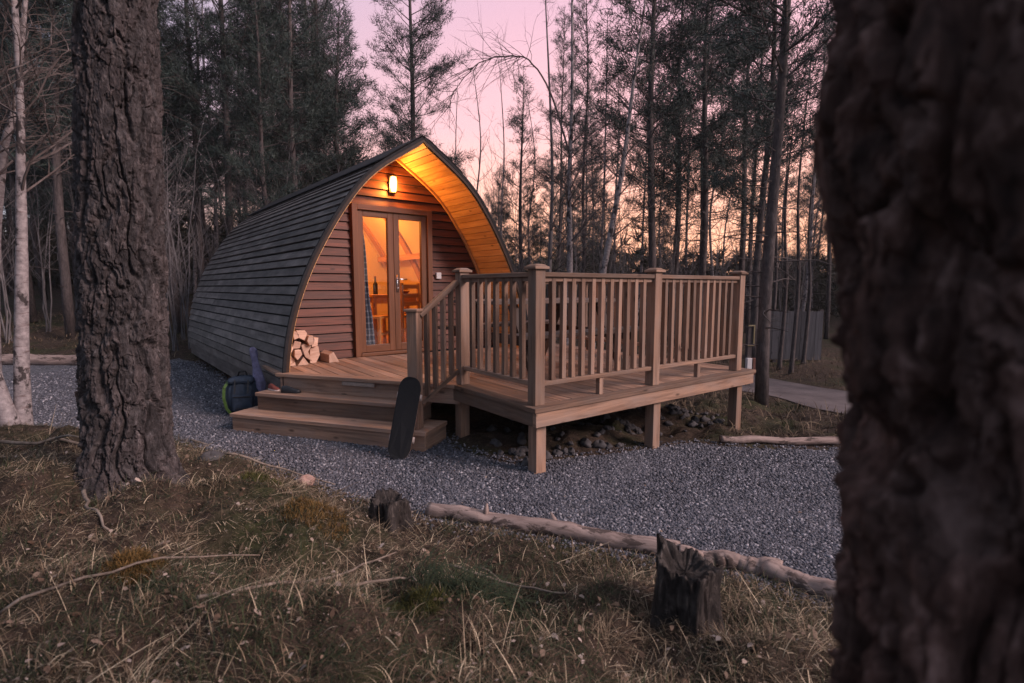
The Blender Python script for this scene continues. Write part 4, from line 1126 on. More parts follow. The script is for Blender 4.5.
def tufts(P, D, g, n=13, L=.13, w=.013, spread=.75):
    """needle tufts: n slim triangles round each point"""
    m = len(P); P = np.repeat(P, n, 0); D = np.repeat(D, n, 0)
    d = D + spread * g.normal(size=D.shape); d /= np.linalg.norm(d, axis=1, keepdims=True) + 1e-9
    ll = L * (.6 + .7 * g.random(len(P)))[:, None]
    s = np.cross(d, g.normal(size=d.shape)); s /= np.linalg.norm(s, axis=1, keepdims=True) + 1e-9
    st = P + .05 * g.normal(size=P.shape)
    V = np.stack([st - s * w / 2, st + s * w / 2, st + d * ll], 1).reshape(-1, 3)
    F = np.arange(len(V)).reshape(-1, 3)
    rnd = np.repeat(np.clip(np.repeat(g.random(m), n) * .6 + g.random(len(P)) * .4, 0, 1), 3)
    return V, F, rnd
def pine_parts(H, cb, cr, seed, dens=1.0, r0=.12, sparse_top=0.0, nL=.135, nw=.0135, dead=14):
    g = np.random.default_rng(seed); rs = random.Random(seed)
    t_ = MB(); n = 12
    bx, by = g.normal(0, .12, 2)
    axis = lambda z: Vector((bx * (z / H) ** 2 + .05 * math.sin(z * .9 + seed), by * (z / H) ** 2 + .05 * math.cos(z * .7 + seed), z))
    zs = np.linspace(0, H, n); t_.tube([axis(z) for z in zs], [max(.006, r0 * (1 - z / H) ** .8 + .05 * r0 * math.exp(-z / .2)) for z in zs], 9)
    for k in range(dead):        # dead lower twigs
        z = rs.uniform(.8, cb + .5); a = rs.uniform(0, 6.28); l = rs.uniform(.3, 1.1) ; p = axis(z)
        q = p + Vector((math.cos(a), math.sin(a), rs.uniform(-.15, .25))) * l * .5; e = q + Vector((math.cos(a + .3), math.sin(a + .3), rs.uniform(-.4, .2))) * l * .5
        t_.tube([p, q, e], [.012, .008, .003], 3, cap=False)
    P = []; D = []
    z = cb
    while z < H - .15:
        t = (z - cb) / (H - cb); k = rs.choice((3, 4, 5)) if t < .9 else 3
        shape = min(1.0, t * 4 + .45) * (1 - t) ** .75 + .06
        for j in range(k):
            if rs.random() > dens * (1 if t > .3 else .85): continue
            a = rs.uniform(0, 6.28); L = cr * shape * rs.uniform(.55, 1.15); el = .08 + .75 * t + rs.uniform(-.2, .35)
            p = axis(z + rs.uniform(-.12, .12)); d = Vector((math.cos(a) * math.cos(el), math.sin(a) * math.cos(el), math.sin(el)))
            pts = [p + d * L * f + Vector((0, 0, .22 * L * f * f)) for f in (0, .35, .7, 1.0)]
            t_.tube(pts, [.018 * (.4 + L / 2), .012, .008, .003], 3, cap=False)
            m = max(2, int(L / .115))
            for i in range(m):
                f = .25 + .75 * (i + 1) / m; q = p + d * L * f + Vector((0, 0, .22 * L * f * f)); sgn = -1 if i % 2 else 1
                side = Vector((-d.y, d.x, 0)).normalized() * sgn
                sl = (.16 + .38 * L * (1.05 - f)) * rs.uniform(.6, 1.2); tw = (d * .7 + side * rs.uniform(.2, 1.1) + Vector((0, 0, rs.uniform(-.55, .95)))).normalized()
                e = q + tw * sl
                if sl > .2: t_.tube([q, e], [.006, .003], 3, cap=False)
                for kk in range(max(1, int(sl / .13))):
                    w = q.lerp(e, (kk + 1) / max(1, int(sl / .13))); P.append(tuple(w)); D.append(tuple((tw + Vector((0, 0, .45))).normalized()))
            P.append(tuple(pts[-1])); D.append(tuple((d + Vector((0, 0, .5))).normalized()))
        z += rs.uniform(.16, .30) * (1.0 if H < 9 else 1.2)
    P.append(tuple(axis(H))); D.append((0, 0, 1))
    V, F, rn = tufts(np.array(P), np.array(D), g, 19, nL, nw)
    return t_, V, F, rn
def pine(label, group, seed, H, cb, cr, **k):
    root = thing('pine_tree', label, 'tree', (0, 0, 0), 0, group)
    t_, V, F, rn = pine_parts(H, cb, cr, seed, **k)
    t_.build('trunk', M['bark_far'], root, True); mk('crown', V, F, M['needles'], root, rnd=rn)
    return root
def place(root, px, d, rz=None, s=1.0, lean=(0, 0), label=None, group=None, dz=-.05):
    """d metres ahead of the photographer's spot, px = bearing as a column of the photo"""
    x = (px - 512) / 520.0 * d
    root.location = (x, d, gz(x, d) + dz); root.rotation_euler = (lean[1], lean[0], random.uniform(0, 6.28) if rz is None else rz); root.scale = (s, s, s)
    if label: root['label'] = label
    if group: root['group'] = group
    return root

# big pine, left foreground
BX, BY = -2.17, 2.85
bz = gz(BX, BY) - .06
big = thing('pine_tree', 'thick rough barked pine standing on the mound left of the gravel', 'tree', (BX, BY, bz))
def rbig(z, t): return .194 - .004 * z + .075 * np.exp(-z / .12) * (1 + .5 * np.sin(3 * t + .6) + .3 * np.sin(5 * t)) + .012 * np.sin(2 * t + z)
zs = np.r_[np.arange(0, 3.7, .003), np.linspace(3.72, 11, 40)]
bark_trunk(big, rbig, lambda z: (.045 * z - .01, .01 * z), zs, 620, .023, 4, M['bark'], .060, .34, 2.2)
t_, V, F, rn = pine_parts(13.5, 8.0, 2.0, 91, r0=.10, dead=0); V = V + np.array([.45, .1, -.2]); mk('crown', V, F, M['needles'], big, rnd=rn)
# near pine, right foreground
NX, NY = .463, .4265
near = thing('pine_tree', 'huge dark blurred pine trunk close at the right of the photo', 'tree', (NX, NY, gz(NX, NY) - .05))
def rnear(z, t): return .168 - .004 * z + .09 * np.exp(-z / .15) + .017 * np.exp(-((z - 1.37) / .08) ** 2) + .010 * np.sin(2 * t + z * 2)
zs = np.r_[np.arange(0, 2.6, .0034), np.linspace(2.62, 11, 60)]
bark_trunk(near, rnear, lambda z: (-.065 * (min(z, 2.6) - 1.3), 0.0), zs, 520, .024, 17, M['bark_near'], .055, .30, .75)
t_, V, F, rn = pine_parts(13.0, 8.5, 2.0, 92, r0=.10, dead=0); V = V + np.array([-.05, 0, -.3]); mk('crown', V, F, M['needles'], near, rnd=rn)

# birches
def birch(label, P, rad, twig_seed, group=None, twigs=True, mat='birch', arch=None, name='birch_tree', density=1.0, low=.32):
    """P: trunk points relative to base"""
    root = thing(name, label, 'tree', (0, 0, 0), 0, group)
    t_ = MB(); n = 22; pts = []; rr = []
    for i in range(n):
        s = i / (n - 1) * (len(P) - 1); k = min(int(s), len(P) - 2); f = s - k
        p0, p1, p2, p3 = [Vector(P[min(max(k + j, 0), len(P) - 1)]) for j in (-1, 0, 1, 2)]
        pts.append(0.5 * ((2 * p1) + (-p0 + p2) * f + (2 * p0 - 5 * p1 + 4 * p2 - p3) * f * f + (-p0 + 3 * p1 - 3 * p2 + p3) * f ** 3)); rr.append(rad * (1 - .85 * (i / (n - 1)) ** 1.2) * (1 + .25 * math.exp(-i * .9)))
    t_.tube(pts, rr, 16 if rad > .06 else 9, jit=.02); t_.build('trunk', M[mat], root, True)
    if twigs:
        rs = random.Random(twig_seed); b_ = MB()
        def grow(p, d, L, r, lev):
            q = p; pp_ = [p]; m = 4
            for i in range(m):
                d = (d + Vector((rs.gauss(0, .16), rs.gauss(0, .16), rs.gauss(.02, .1) - .05 * lev))).normalized(); q = q + d * L / m; pp_.append(q)
            b_.tube(pp_, [r, r * .8, r * .6, r * .45, r * .25], 4 if lev == 0 else 3, cap=False)
            if lev < 2:
                for i in range(int((5 if lev == 0 else 4) * density)):
                    f = rs.uniform(.25, 1.0); k = min(int(f * m), m - 1); o = pp_[k].lerp(pp_[k + 1], f * m - k); a = rs.uniform(0, 6.28)
                    nd = (d + Vector((math.cos(a), math.sin(a), rs.uniform(-.3, .5))) * .8).normalized(); grow(o, nd, L * rs.uniform(.4, .65), r * .45, lev + 1)
        for i in range(int(26 * density)):
            f = rs.uniform(low, .99); k = int(f * (n - 1)); a = rs.uniform(0, 6.28)
            grow(pts[k], Vector((math.cos(a), math.sin(a), rs.uniform(.5, 1.2))).normalized(), rs.uniform(.9, 1.8) * (1.25 - f), max(.006, rr[k] * .35), 0)
        if arch:
            A0 = [Vector(p) for p in arch]; A_ = []
            for i in range((len(A0) - 1) * 5 + 1):
                f = i / 5; k = min(int(f), len(A0) - 2); f -= k; p0, p1, p2, p3 = [A0[min(max(k + j, 0), len(A0) - 1)] for j in (-1, 0, 1, 2)]
                A_.append(0.5 * ((2 * p1) + (-p0 + p2) * f + (2 * p0 - 5 * p1 + 4 * p2 - p3) * f * f + (-p0 + 3 * p1 - 3 * p2 + p3) * f ** 3) + Vector((rs.gauss(0, .012), rs.gauss(0, .012), rs.gauss(0, .012))))
            b_.tube(A_, [.024 * (1 - .8 * i / len(A_)) for i in range(len(A_))], 6, cap=False)
            for i in range(60):
                f = rs.uniform(.3, 1) * (len(A_) - 1); k = min(int(f), len(A_) - 2); o = A_[k].lerp(A_[k + 1], f - k)
                grow(o, Vector((rs.uniform(-.8, .1), rs.uniform(-.5, .5), rs.uniform(-.9, .7))).normalized(), rs.uniform(.4, 1.2), .008, 1)
        b_.build('crown', M['bare'], root)
    return root
def setp(o, x, y, dz=-.05): o.location = (x, y, gz(x, y) + dz); return o
setp(birch('pale birch trunk standing upright at the left edge beside the big pine', [(0, 0, 0), (.02, .02, .6), (.10, .02, 1.4), (.17, .02, 2.2), (.27, .0, 3.4), (.3, 0, 7)], .062, 5, low=.6), -4.29, 4.46)
setp(birch('pale birch trunk leaning left at the very left edge of the photo', [(0, 0, 0), (-.12, 0, .5), (-.20, .0, 1.0), (-.26, 0, 1.6), (-.2, 0, 2.4), (-.05, 0, 3.4), (.1, 0, 7)], .068, 6, low=.6), -4.29, 4.36)
setp(birch('thin pale birch stem leaning right at the top left corner of the photo', [(0, 0, 0), (.12, 0, 1.5), (.32, 0, 2.6), (.55, 0, 3.4), (1.2, 0, 7)], .05, 7, low=.6), -4.82, 4.75)
place(birch('white birch with a long branch arching left above the deck corner', [(0, 0, 0), (.05, 0, 2), (.02, 0, 4), (.06, 0, 6), (.0, 0, 10)], .085, 8, arch=[(.03, 0, 4.6), (-.35, .1, 5.8), (-.8, .1, 6.6), (-1.4, .1, 6.75), (-2.0, .1, 6.6), (-2.5, .1, 6.1), (-2.7, .1, 5.6)]), 567, 12.0, 0)
place(birch('slim grey birch standing just left of the arching white birch', [(0, 0, 0), (.0, 0, 2), (.05, 0, 4.5), (-.15, 0, 8.5)], .07, 9, mat='palebare'), 549, 12.6, 0)
place(birch('pale leaning birch trunk behind the middle of the deck railing', [(0, 0, 0), (.28, 0, 2), (.65, 0, 4.2), (.85, 0, 6.0), (1.1, 0, 8.0)], .08, 10), 590, 11.5, 0)
# near right pine behind the deck and the trunks beside it
place(pine('rough barked pine beside the track at the right end of the deck', None, 61, 9.5, 3.4, 1.6, dens=.5, r0=.088, dead=30), 768, 6.95, .4, 1.0)
for (px, d, s, lab) in ((650, 13.0, 1.15, 'straight dark pine trunk left of the middle railing post in the wood'), (674, 16.5, 1.1, 'dark pine trunk just right of the middle railing post, set farther back'),
                        (699, 13.5, 1.1, 'dark pine trunk behind the right half of the deck railing'), (737, 15.0, 1.05, 'dark pine trunk behind the far right railing post'),
                        (757, 9.6, 1.0, 'grey pine trunk just left of the pine beside the track')):
    place(pine(lab, None, int(px), 11.0, 3.2, 1.8, dens=.75, r0=(.07 if d < 10 else .095), dead=34), px, d, None, s)
place(pine('tall bushy pine rising against the pink sky above the pod roof', None, 71, 12.4, 2.0, 2.2, dens=.85, r0=.12), 417, 15.5, None, 1.0)
place(pine('smaller pointed pine left of the tall one above the pod roof', None, 72, 8.6, 1.6, 1.5, dens=1.0, r0=.11), 343, 14.5, None, 1.0)
place(pine('slim young pine with open crown between the pod roof and the birches', None, 73, 8.2, 1.6, 1.0, dens=.8, r0=.09), 522, 17.0, None, 1.0)
# forest: a handful of pines, copied
GA, GB, GC = 'pines in the dark wood left of the pod', 'pines in the open wood behind the deck', 'young pines in the gap above the pod roof'
LA, LB, LC = 'tall dark pine of the dense wood left of and behind the pod', 'tall slender pine of the thin wood behind the deck', 'distant small pine against the pink sky between pod and birches'
protoA = [pine(LA, GA, 101 + i, 11.5 + i * .6, 2.0 + .6 * i, 1.6, dens=.76, r0=.09) for i in range(4)]
protoB = [pine(LB, GB, 201 + i, 11.0 + i * .8, 2.8 + .6 * i, 1.5, dens=.72, r0=.08, dead=40) for i in range(4)]
protoC = [pine(LC, GC, 301 + i, 6.5 + i * .8, 0.9, 1.3, dens=.8, r0=.07) for i in range(3)]
fr_ = random.Random(77); first = {}
spots = []
def put(protos, px, d, s, mind=.9):
    x = (px - 512) / 520 * d
    if 600 < px < 745 and d > 19 and fr_.random() < .75: return False
    for (a, b) in spots:
        if math.hypot(a - x, b - d) < mind: return False
    # keep off the pod, the track and the yard
    lx, ly = x + 2.34, d - 5.17; c_, s_ = math.cos(POD_R), math.sin(POD_R); uu, vv = lx * c_ + ly * s_, -lx * s_ + ly * c_
    if -.9 < uu < 4.3 and -3 < vv < 7.2: return False
    spots.append((x, d))
    p = protos[fr_.randrange(len(protos))]
    o = p if p.name not in first else copy_tree(p)
    first[p.name] = 1
    place(o, px, d, fr_.uniform(0, 6.28), s, (fr_.gauss(0, .012), fr_.gauss(0, .012))); return True
for (px, d) in ((66, 11.0), (30, 13.0), (175, 12.2), (205, 13.5), (236, 12.6), (262, 12.4), (300, 13.2), (322, 15), (150, 14)): put(protoA, px, d, fr_.uniform(.9, 1.1))
n = 0
while n < 72:
    d = 12 + 26 * fr_.random() ** 1.2
    if put(protoA, fr_.uniform(-120, 330), d, fr_.uniform(.8, 1.15)): n += 1
n = 0
while n < 52:
    d = 15 + 25 * fr_.random()
    if put(protoB, fr_.uniform(545, 1150), d, fr_.uniform(.8, 1.1), 1.1): n += 1
n = 0
while n < 22:
    d = 21 + 18 * fr_.random()
    if put(protoC, fr_.uniform(330, 640), d, fr_.uniform(.8, 1.15), 1.0): n += 1
n = 0
while n < 40:
    d = 24 + 18 * fr_.random()
    if put(protoC, fr_.uniform(560, 1000), d, fr_.uniform(.4, .8), .9): n += 1
GD = 'bare birches among the pines'; LD = 'bare pale birch among the pines behind the pod and deck'
pb = [birch(LD, [(0, 0, 0), (.1 * k, .05, 2), (.16 * k, 0, 4), (.1, .1 * k, 6.5), (.2 * k, 0, 9.0)], .055, 500 + k, GD, density=.9) for k in (-1, 1, 2)]
for i, (px, d) in enumerate(((480, 18), (505, 15.5), (536, 19), (600, 14.5), (612, 20), (636, 18), (660, 21), (688, 19.5), (716, 17), (724, 23), (745, 19), (800, 16), (812, 21), (455, 20), (300, 16.5), (268, 15.5), (222, 15), (196, 16), (250, 18), (330, 19))):
    o = pb[i] if i < 3 else copy_tree(pb[i % 3]); place(o, px, d, fr_.uniform(0, 6.28), fr_.uniform(.85, 1.15))
n = 0
while n < 20:
    d = 5 + 20 * fr_.random()
    if put(protoB, fr_.uniform(1150, 1900), d, fr_.uniform(.8, 1.1), 1.3): n += 1
# unseen pines added behind and beside the photographer to shade the foreground
for (x, y, s) in ((-7.5, 2.5, 1), (-3.0, -4.0, 1.0), (-6.5, -1.5, 1.0)):
    o = copy_tree(protoA[fr_.randrange(4)]); o.location = (x, y, gz(x, y) - .05); o.rotation_euler = (0, 0, fr_.uniform(0, 6)); o['label'] = 'unseen tall pine added outside the view to shade the yard'; o['group'] = 'unseen pines added for shade'
# bare saplings behind the pod
def sapling(seed, label, group):
    rs = random.Random(seed); root = thing('bare_sapling', label, 'shrub', (0, 0, 0), 0, group); st = MB(); tw = MB()
    for k in range(rs.choice((3, 4, 5))):
        a = rs.uniform(0, 6.28); sp = rs.uniform(.05, .28); H = rs.uniform(2.6, 4.6); pts = []
        for i in range(7):
            f = i / 6; pts.append(Vector((math.cos(a) * sp * H * f * f * .7 + rs.gauss(0, .03), math.sin(a) * sp * H * f * f * .7 + rs.gauss(0, .03), H * f)))
        st.tube(pts, [.014 * (1 - .85 * i / 6) for i in range(7)], 5, cap=False)
        for j in range(15):
            f = rs.uniform(.25, .98) * 6; i = min(int(f), 5); o = pts[i].lerp(pts[i + 1], f - i); b = rs.uniform(0, 6.28); d = Vector((math.cos(b) * .6, math.sin(b) * .6, rs.uniform(.5, 1.0))).normalized(); l = rs.uniform(.3, .9)
            m_ = o + d * l * .5; e = m_ + (d + Vector((rs.gauss(0, .2), rs.gauss(0, .2), .25))).normalized() * l * .5; tw.tube([o, m_, e], [.004, .003, .0012], 3, cap=False)
            for q in range(2):
                e2 = m_ + Vector((rs.gauss(0, .5), rs.gauss(0, .5), .6)).normalized() * l * .4; tw.tube([m_, e2], [.0025, .001], 3, cap=False)
    st.build('stem', M['palebare'], root); tw.build('twigs', M['palebare'], root); return root
GS = 'bare saplings at the edge of the wood'; LS = 'thin bare sapling with several pale grey stems behind the pod'; LS2 = 'thin bare sapling among the trunks behind the deck'
ps = [sapling(400 + i, LS, GS) for i in range(4)]; usedp = set()
def put_s(px, d, s, lab):
    k = fr_.randrange(4); o = ps[k] if k not in usedp else copy_tree(ps[k]); usedp.add(k); place(o, px, d, fr_.uniform(0, 6), s, label=lab, group=GS)
for (px, d) in ((172, 10.2), (188, 10.6), (182, 11.3), (205, 11.6), (163, 10.9), (222, 12.0), (240, 11.8), (262, 12.2), (270, 12.4), (285, 12.0), (298, 12.6), (310, 12.3), (215, 12.9), (250, 13), (330, 13), (5, 10.6), (48, 11.5), (20, 12), (90, 12)): put_s(px, d, fr_.uniform(.85, 1.2), LS)
for i in range(40): put_s(fr_.uniform(480, 840), fr_.uniform(11.5, 26), fr_.uniform(.8, 1.4), LS2)
# understory: a far mass of low brush
g = np.random.default_rng(5); m = 9000
yy = 19 + 34 * g.random(m); xx = (g.random(m) * 2 - 1) * yy * 1.15
hh_ = (0.3 + 2.6 * g.random(m) ** 1.5) * (.5 + 1.0 * fbm(xx * .22, yy * .22, 4))
zz_ = HG(xx, yy) + hh_ * .9
Dn = np.tile(np.array([[0, 0, .6]]), (m, 1)) + .4 * g.normal(size=(m, 3))
V, F, rn = tufts(np.stack([xx, yy, zz_], 1), Dn, g, 26, .55, .05, .9)
tag(mk('undergrowth', V, F, M['brush'], rnd=rn), 'low dark brush and young growth on the far forest floor', 'undergrowth', kind='stuff')
# grey board fence far behind the trunks on the right, utility post by the deck
fw_ = ((792 - 512) / 520 * 11.2, 11.2)
fe = thing('board_fence', 'pale grey board fence between trunks at the far right beyond the track', 'fence', (fw_[0], fw_[1], gz(*fw_) - .05), R(-8))
M['greyboard'] = wood('grey_boards', (0.03, 0.03, 0.034), (0.085, 0.084, 0.094), None, var=.5)
t_ = MB()
for k in range(10): t_.box((-.75 + k * .145, 0, .62), (.138, .022, 1.05))
t_.build('boards', M['greyboard'], fe)
for k in range(4):
    t_ = MB(); t_.box((-.75 + k * .45, .05, .58), (.08, .08, 1.2)); t_.build('post', M['bark_far'], fe)
for k, (px, d, h_) in enumerate(((782, 10.4, 5.5), (794, 9.9, 6.0), (806, 10.6, 5.0), (772, 11.9, 6.5))):
    place(birch(('thin dark stem at the left end of the grey board fence', 'thin dark stem before the middle of the grey board fence', 'thin dark stem at the right of the grey board fence', 'dark stem behind the left end of the grey board fence')[k],
                [(0, 0, 0), (.05, 0, h_ * .3), (-.03, .03, h_ * .6), (.06, 0, h_)], .042, 700 + k, mat='bark_far', density=.6), px, d, 0)
uw = ((750 - 512) / 520 * 8.4, 8.4)
up = thing('utility_post', 'utility post with white and brown socket boxes behind the deck corner', 'post', (uw[0], uw[1], gz(*uw) - .03), R(10))
t_ = MB(); t_.box((0, 0, .5), (.07, .07, 1.0)); t_.build('post', M['bark_far'], up)
t_ = MB(); t_.box((-.03, -.07, .40), (.085, .06, .19)); t_.build('white_socket_box', M['white'], up, bevel=.004)
t_ = MB(); t_.box((.075, -.06, .36), (.11, .10, .26)); t_.build('brown_box', M['brownbox'], up, bevel=.004)
t_ = MB(); t_.box((.055, -.05, .86), (.018, .02, .34)); t_.box((0, -.05, 1.02), (.10, .02, .018)); t_.box((0, -.05, .70), (.10, .02, .018)); t_.build('yellow_frame', M['yellow'], up)

# ------------------------------------------------------------------ grass, moss and litter on the mound
def blades(P, ang, L, w, bend, lift, rnd, segs=4):
    """P (n,3) roots, ang heading, L length, w width, bend curl, lift start elevation"""
    n = len(P); t = np.linspace(0, 1, segs + 1); V = np.zeros((n, segs + 1, 2, 3))
    el = lift[:, None] - bend[:, None] * t[None]
    st = (L / segs)[:, None]
    dz = np.sin(el) * st; dh = np.cos(el) * st
    cz = np.cumsum(np.c_[np.zeros(n), dz[:, :-1]], 1); ch = np.cumsum(np.c_[np.zeros(n), dh[:, :-1]], 1)
    px = P[:, 0:1] + ch * np.cos(ang)[:, None]; py = P[:, 1:2] + ch * np.sin(ang)[:, None]; pz = P[:, 2:3] + cz
    gzv = P[:, 2:3] - .01
    pz = np.maximum(pz, gzv + .004)
    wd = w[:, None] * (1 - t[None] ** 2 * .9)
    sx = -np.sin(ang)[:, None] * wd; sy = np.cos(ang)[:, None] * wd
    V[:, :, 0] = np.stack([px - sx, py - sy, pz], -1); V[:, :, 1] = np.stack([px + sx, py + sy, pz + wd * .6], -1)
    V = V.reshape(-1, 3); b = (np.arange(n) * (segs + 1) * 2)[:, None]; k = np.arange(segs)[None] * 2
    F = np.stack([b + k, b + k + 1, b + k + 3, b + k + 2], -1).reshape(-1, 4)
    return V, F, np.repeat(rnd, (segs + 1) * 2)
g = np.random.default_rng(23)
def mound_pts(n, p=.55, ymin=.75, ymax=5.3):
    y = ymin + (ymax - ymin) * g.random(n) ** (1 / p) ** -1 if False else ymin + (ymax - ymin) * g.random(n) ** 1.35
    x = (g.random(n) * 2 - 1) * (y * 1.05 + .25)
    k = (~inside(x, y)) & (y < yb(x) + .04) & (x < 3.4) & (x > -5.6); return x[k], y[k]
def join(parts):
    V = []; F = []; Rn = []; o = 0
    for v, f, r in parts: V.append(v); F.append(f + o); Rn.append(r); o += len(v)
    return np.concatenate(V), np.concatenate(F), np.concatenate(Rn)
parts = []
x, y = mound_pts(170000); n = len(x); z = HG(x, y) + .004        # lying straw mat
col = np.clip(.28 + .68 * g.random(n) ** 1.3 - .25 * (fbm(x * 1.5, y * 1.5, 6) > .55), .05, 1)
parts.append(blades(np.stack([x, y, z], 1), g.uniform(0, 6.28, n), .02 + .085 * g.random(n) ** 1.8, .0006 + .0010 * g.random(n) ** 2, g.uniform(-.3, 1.2, n), g.uniform(.0, .6, n), col))
x, y = mound_pts(34000); n = len(x); z = HG(x, y)               # short upright grass and moss
dn = fbm(x * 2.2, y * 2.2, 12); k = g.random(n) < np.clip((dn - .38) * 5, .1, 1); x, y, z, dn = x[k], y[k], z[k], dn[k]; n = len(x)
col = np.where(g.random(n) < np.clip((dn - .42) * 5, .15, .75), .05 + .22 * g.random(n), .45 + .5 * g.random(n))
parts.append(blades(np.stack([x, y, z], 1), g.uniform(0, 6.28, n), .03 + .075 * g.random(n), .0010 + .0008 * g.random(n), g.uniform(.3, 1.8, n), g.uniform(.8, 1.5, n), col))
cx_, cy_ = mound_pts(330)                                        # tussocks
cc = np.stack([cx_, cy_], 1)
for i, (a, b) in enumerate(cc):
    k = int(g.uniform(35, 110)); r = g.uniform(.03, .09); ang = g.uniform(0, 6.28, k); q = np.stack([a + r * g.normal(size=k) * .6, b + r * g.normal(size=k) * .6], 1)
    z = HG(q[:, 0], q[:, 1]) - .005; tone = g.random() * (.55 + .9 * (fbm(a * 1.4, b * 1.4, 33) < .5)); L = g.uniform(.05, .15)
    col = (.03 + .24 * g.random(k)) if tone < .3 else (.40 + .6 * g.random(k) * (.6 + .4 * tone))
    parts.append(blades(np.c_[q, z], ang, L * (.5 + .7 * g.random(k)), np.full(k, .0012), g.uniform(1.0, 3.0, k), g.uniform(.6, 1.5, k), col, 5))
V, F, rn = [], [], []
for seg_n in (4, 5):
    pass
q4 = join(parts)
tag(mk('grass', q4[0], q4[1], M['grass'], rnd=q4[2]), 'matted dry straw coloured grass and moss over the mound', 'grass', kind='stuff')
x, y = mound_pts(800); n = len(x)
bl = blades(np.stack([x, y, HG(x, y) + .012], 1), g.uniform(0, 6.28, n), .10 + .28 * g.random(n) ** 2, .0008 + .0010 * g.random(n) ** 2, g.uniform(-.2, 1.0, n), g.uniform(.05, .55, n), .55 + .45 * g.random(n), 7)
tag(mk('dead_stems', bl[0], bl[1], M['grass'], rnd=bl[2]), 'thin dead stems and twigs strewn over the mound', 'dead stems', kind='stuff')
# one dark green drooping tuft
k = 700; a0 = (-.20, 1.98); q = np.stack([a0[0] + .20 * g.normal(size=k) * .6, a0[1] + .10 * g.normal(size=k) * .6], 1)
bl = blades(np.c_[q, HG(q[:, 0], q[:, 1]) + .05 * g.random(k)], g.uniform(0, 6.28, k), .12 + .16 * g.random(k), np.full(k, .0018), g.uniform(1.6, 3.0, k), g.uniform(.7, 1.5, k), .0 + .16 * g.random(k), 5)
tag(mk('grass_tuft', bl[0], bl[1], M['grass'], rnd=bl[2]), 'dark green drooping grass tuft below the long edging log', 'grass tuft')
# small cushions of moss
M['moss'] = blade_mat('moss', [(0.0, (0.03, 0.022, 0.006)), (0.5, (0.10, 0.056, 0.016)), (1.0, (0.18, 0.105, 0.035))])
M['greenmoss'] = blade_mat('green_moss', [(0.0, (0.016, 0.018, 0.004)), (1.0, (0.075, 0.072, 0.018))])
for (mx, my, mr, mm, lab) in ((-1.0, 2.52, .13, 'moss', 'orange brown moss cushion just left of the smaller stump'), (-1.42, 1.86, .08, 'moss', 'small orange moss cushion near the thin curving twig at left'),
                              (-.36, 1.80, .09, 'greenmoss', 'yellow green moss cushion left of the dark green tuft'), (-1.55, 3.05, .12, 'greenmoss', 'yellow green moss patch right of the big left pine')):
    k = 1500; a = g.uniform(0, 6.28, k); q = mr * np.sqrt(g.random(k)); qx, qy = mx + q * np.cos(a) * 1.3, my + q * np.sin(a)
    bl = blades(np.c_[qx, qy, HG(qx, qy) + .035 * (1 - (q / mr) ** 2)], g.uniform(0, 6.28, k), .018 + .03 * g.random(k), np.full(k, .0014), g.uniform(.2, 2, k), g.uniform(.3, 1.5, k), g.random(k), 3)
    tag(mk('moss_cushion', bl[0], bl[1], M[mm], rnd=bl[2]), lab, 'moss', 'moss cushions on the mound')
# litter: fallen leaves
x, y = mound_pts(16000)
lx_ = g.uniform(-5, 3.4, 700); ly_ = g.uniform(2.2, 8, 700); k = inside(lx_, ly_); x = np.r_[x, lx_[k]]; y = np.r_[y, ly_[k]]
n = len(x); z = np.where(inside(x, y), H0(x, y) + .008, HG(x, y)) + .012 + .02 * g.random(n); s = .0025 + .012 * g.random(n) ** 5; a = g.uniform(0, 6.28, n)
ux = np.stack([np.cos(a), np.sin(a), g.normal(0, .35, n)], 1) * s[:, None]; vx = np.stack([-np.sin(a), np.cos(a), g.normal(0, .35, n)], 1) * s[:, None] * .7; c = np.stack([x, y, z], 1)
up_ = np.array([0, 0, 1])[None] * s[:, None] * .35
V = np.stack([c - ux, c - ux * .45 - vx * .8 + up_ * .6, c + ux * .35 - vx * .9 + up_, c + ux * 1.1, c + ux * .4 + vx + up_ * .7, c - ux * .5 + vx * .7 + up_ * 1.3], 1).reshape(-1, 3); F = np.arange(len(V)).reshape(-1, 6)
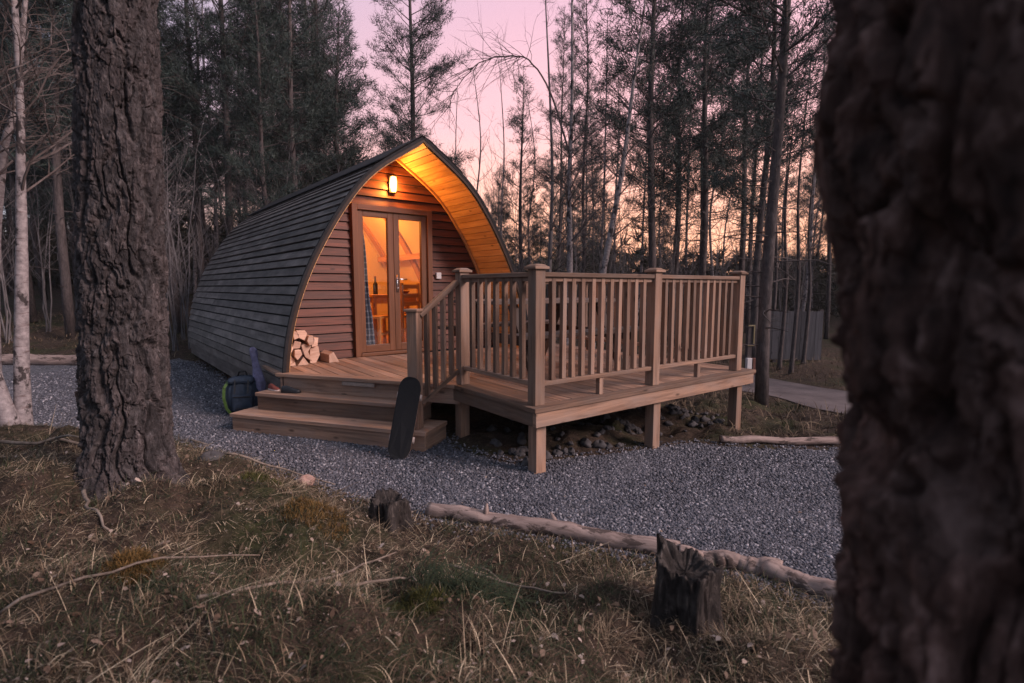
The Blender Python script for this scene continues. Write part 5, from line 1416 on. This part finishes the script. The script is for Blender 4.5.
tag(mk('leaf_litter', V, F, M['leaf'], rnd=np.repeat(g.random(n), 6)), 'small pale fallen leaves scattered through the grass', 'leaf litter', kind='stuff')
# sparse grass and debris on the far banks
yy = 4.9 + 9 * g.random(26000); xx = (g.random(26000) * 2 - 1) * yy * 1.05; k = ~inside(xx, yy) & ((xx < -3.5) & (yy > 8.8) | (xx > 1.3)); xx, yy = xx[k], yy[k]; n = len(xx)
lx, ly = xx + 2.34, yy - 5.17; c_, s_ = math.cos(DK_R), math.sin(DK_R); uu, vv = lx * c_ + ly * s_, -lx * s_ + ly * c_
k = ~((uu > -.2) & (uu < 4.1) & (vv > -2.6) & (vv < 7)); 
td = np.full(n, 9.0)
for (p, q) in zip(rp[:-1], rp[1:]):
    p = np.array(p); q = np.array(q); ab = q - p; tt = np.clip(((xx - p[0]) * ab[0] + (yy - p[1]) * ab[1]) / (ab @ ab), 0, 1); td = np.minimum(td, np.hypot(xx - p[0] - tt * ab[0], yy - p[1] - tt * ab[1]))
k &= td > .85; xx, yy = xx[k], yy[k]; n = len(xx)
bl = blades(np.c_[xx, yy, HG(xx, yy)], g.uniform(0, 6.28, n), .06 + .16 * g.random(n), .002 + .003 * g.random(n), g.uniform(.3, 2, n), g.uniform(.1, 1.4, n), np.clip(.3 + .5 * g.random(n), 0, 1))
tag(mk('bank_grass', bl[0], bl[1], M['grass'], rnd=bl[2]), 'sparse dry grass and debris on the banks round the yard', 'grass', kind='stuff')

# ------------------------------------------------------------------ thin evening haze
hz_ = MB(); hz_.box((0, 150, 8.5), (600, 640, 27)); 
hm = bpy.data.materials.new('evening_haze'); hm.use_nodes = True; t = hm.node_tree; t.nodes.clear()
ho = N(t, 'ShaderNodeOutputMaterial'); pv = N(t, 'ShaderNodeVolumePrincipled'); pv.inputs['Color'].default_value = (0.86, 0.86, 0.92, 1); pv.inputs['Density'].default_value = 0.0009; pv.inputs['Anisotropy'].default_value = 0.3
t.links.new(pv.outputs[0], ho.inputs['Volume'])
tag(hz_.build('haze', hm), 'thin pale evening haze between the trees', 'haze', kind='stuff')
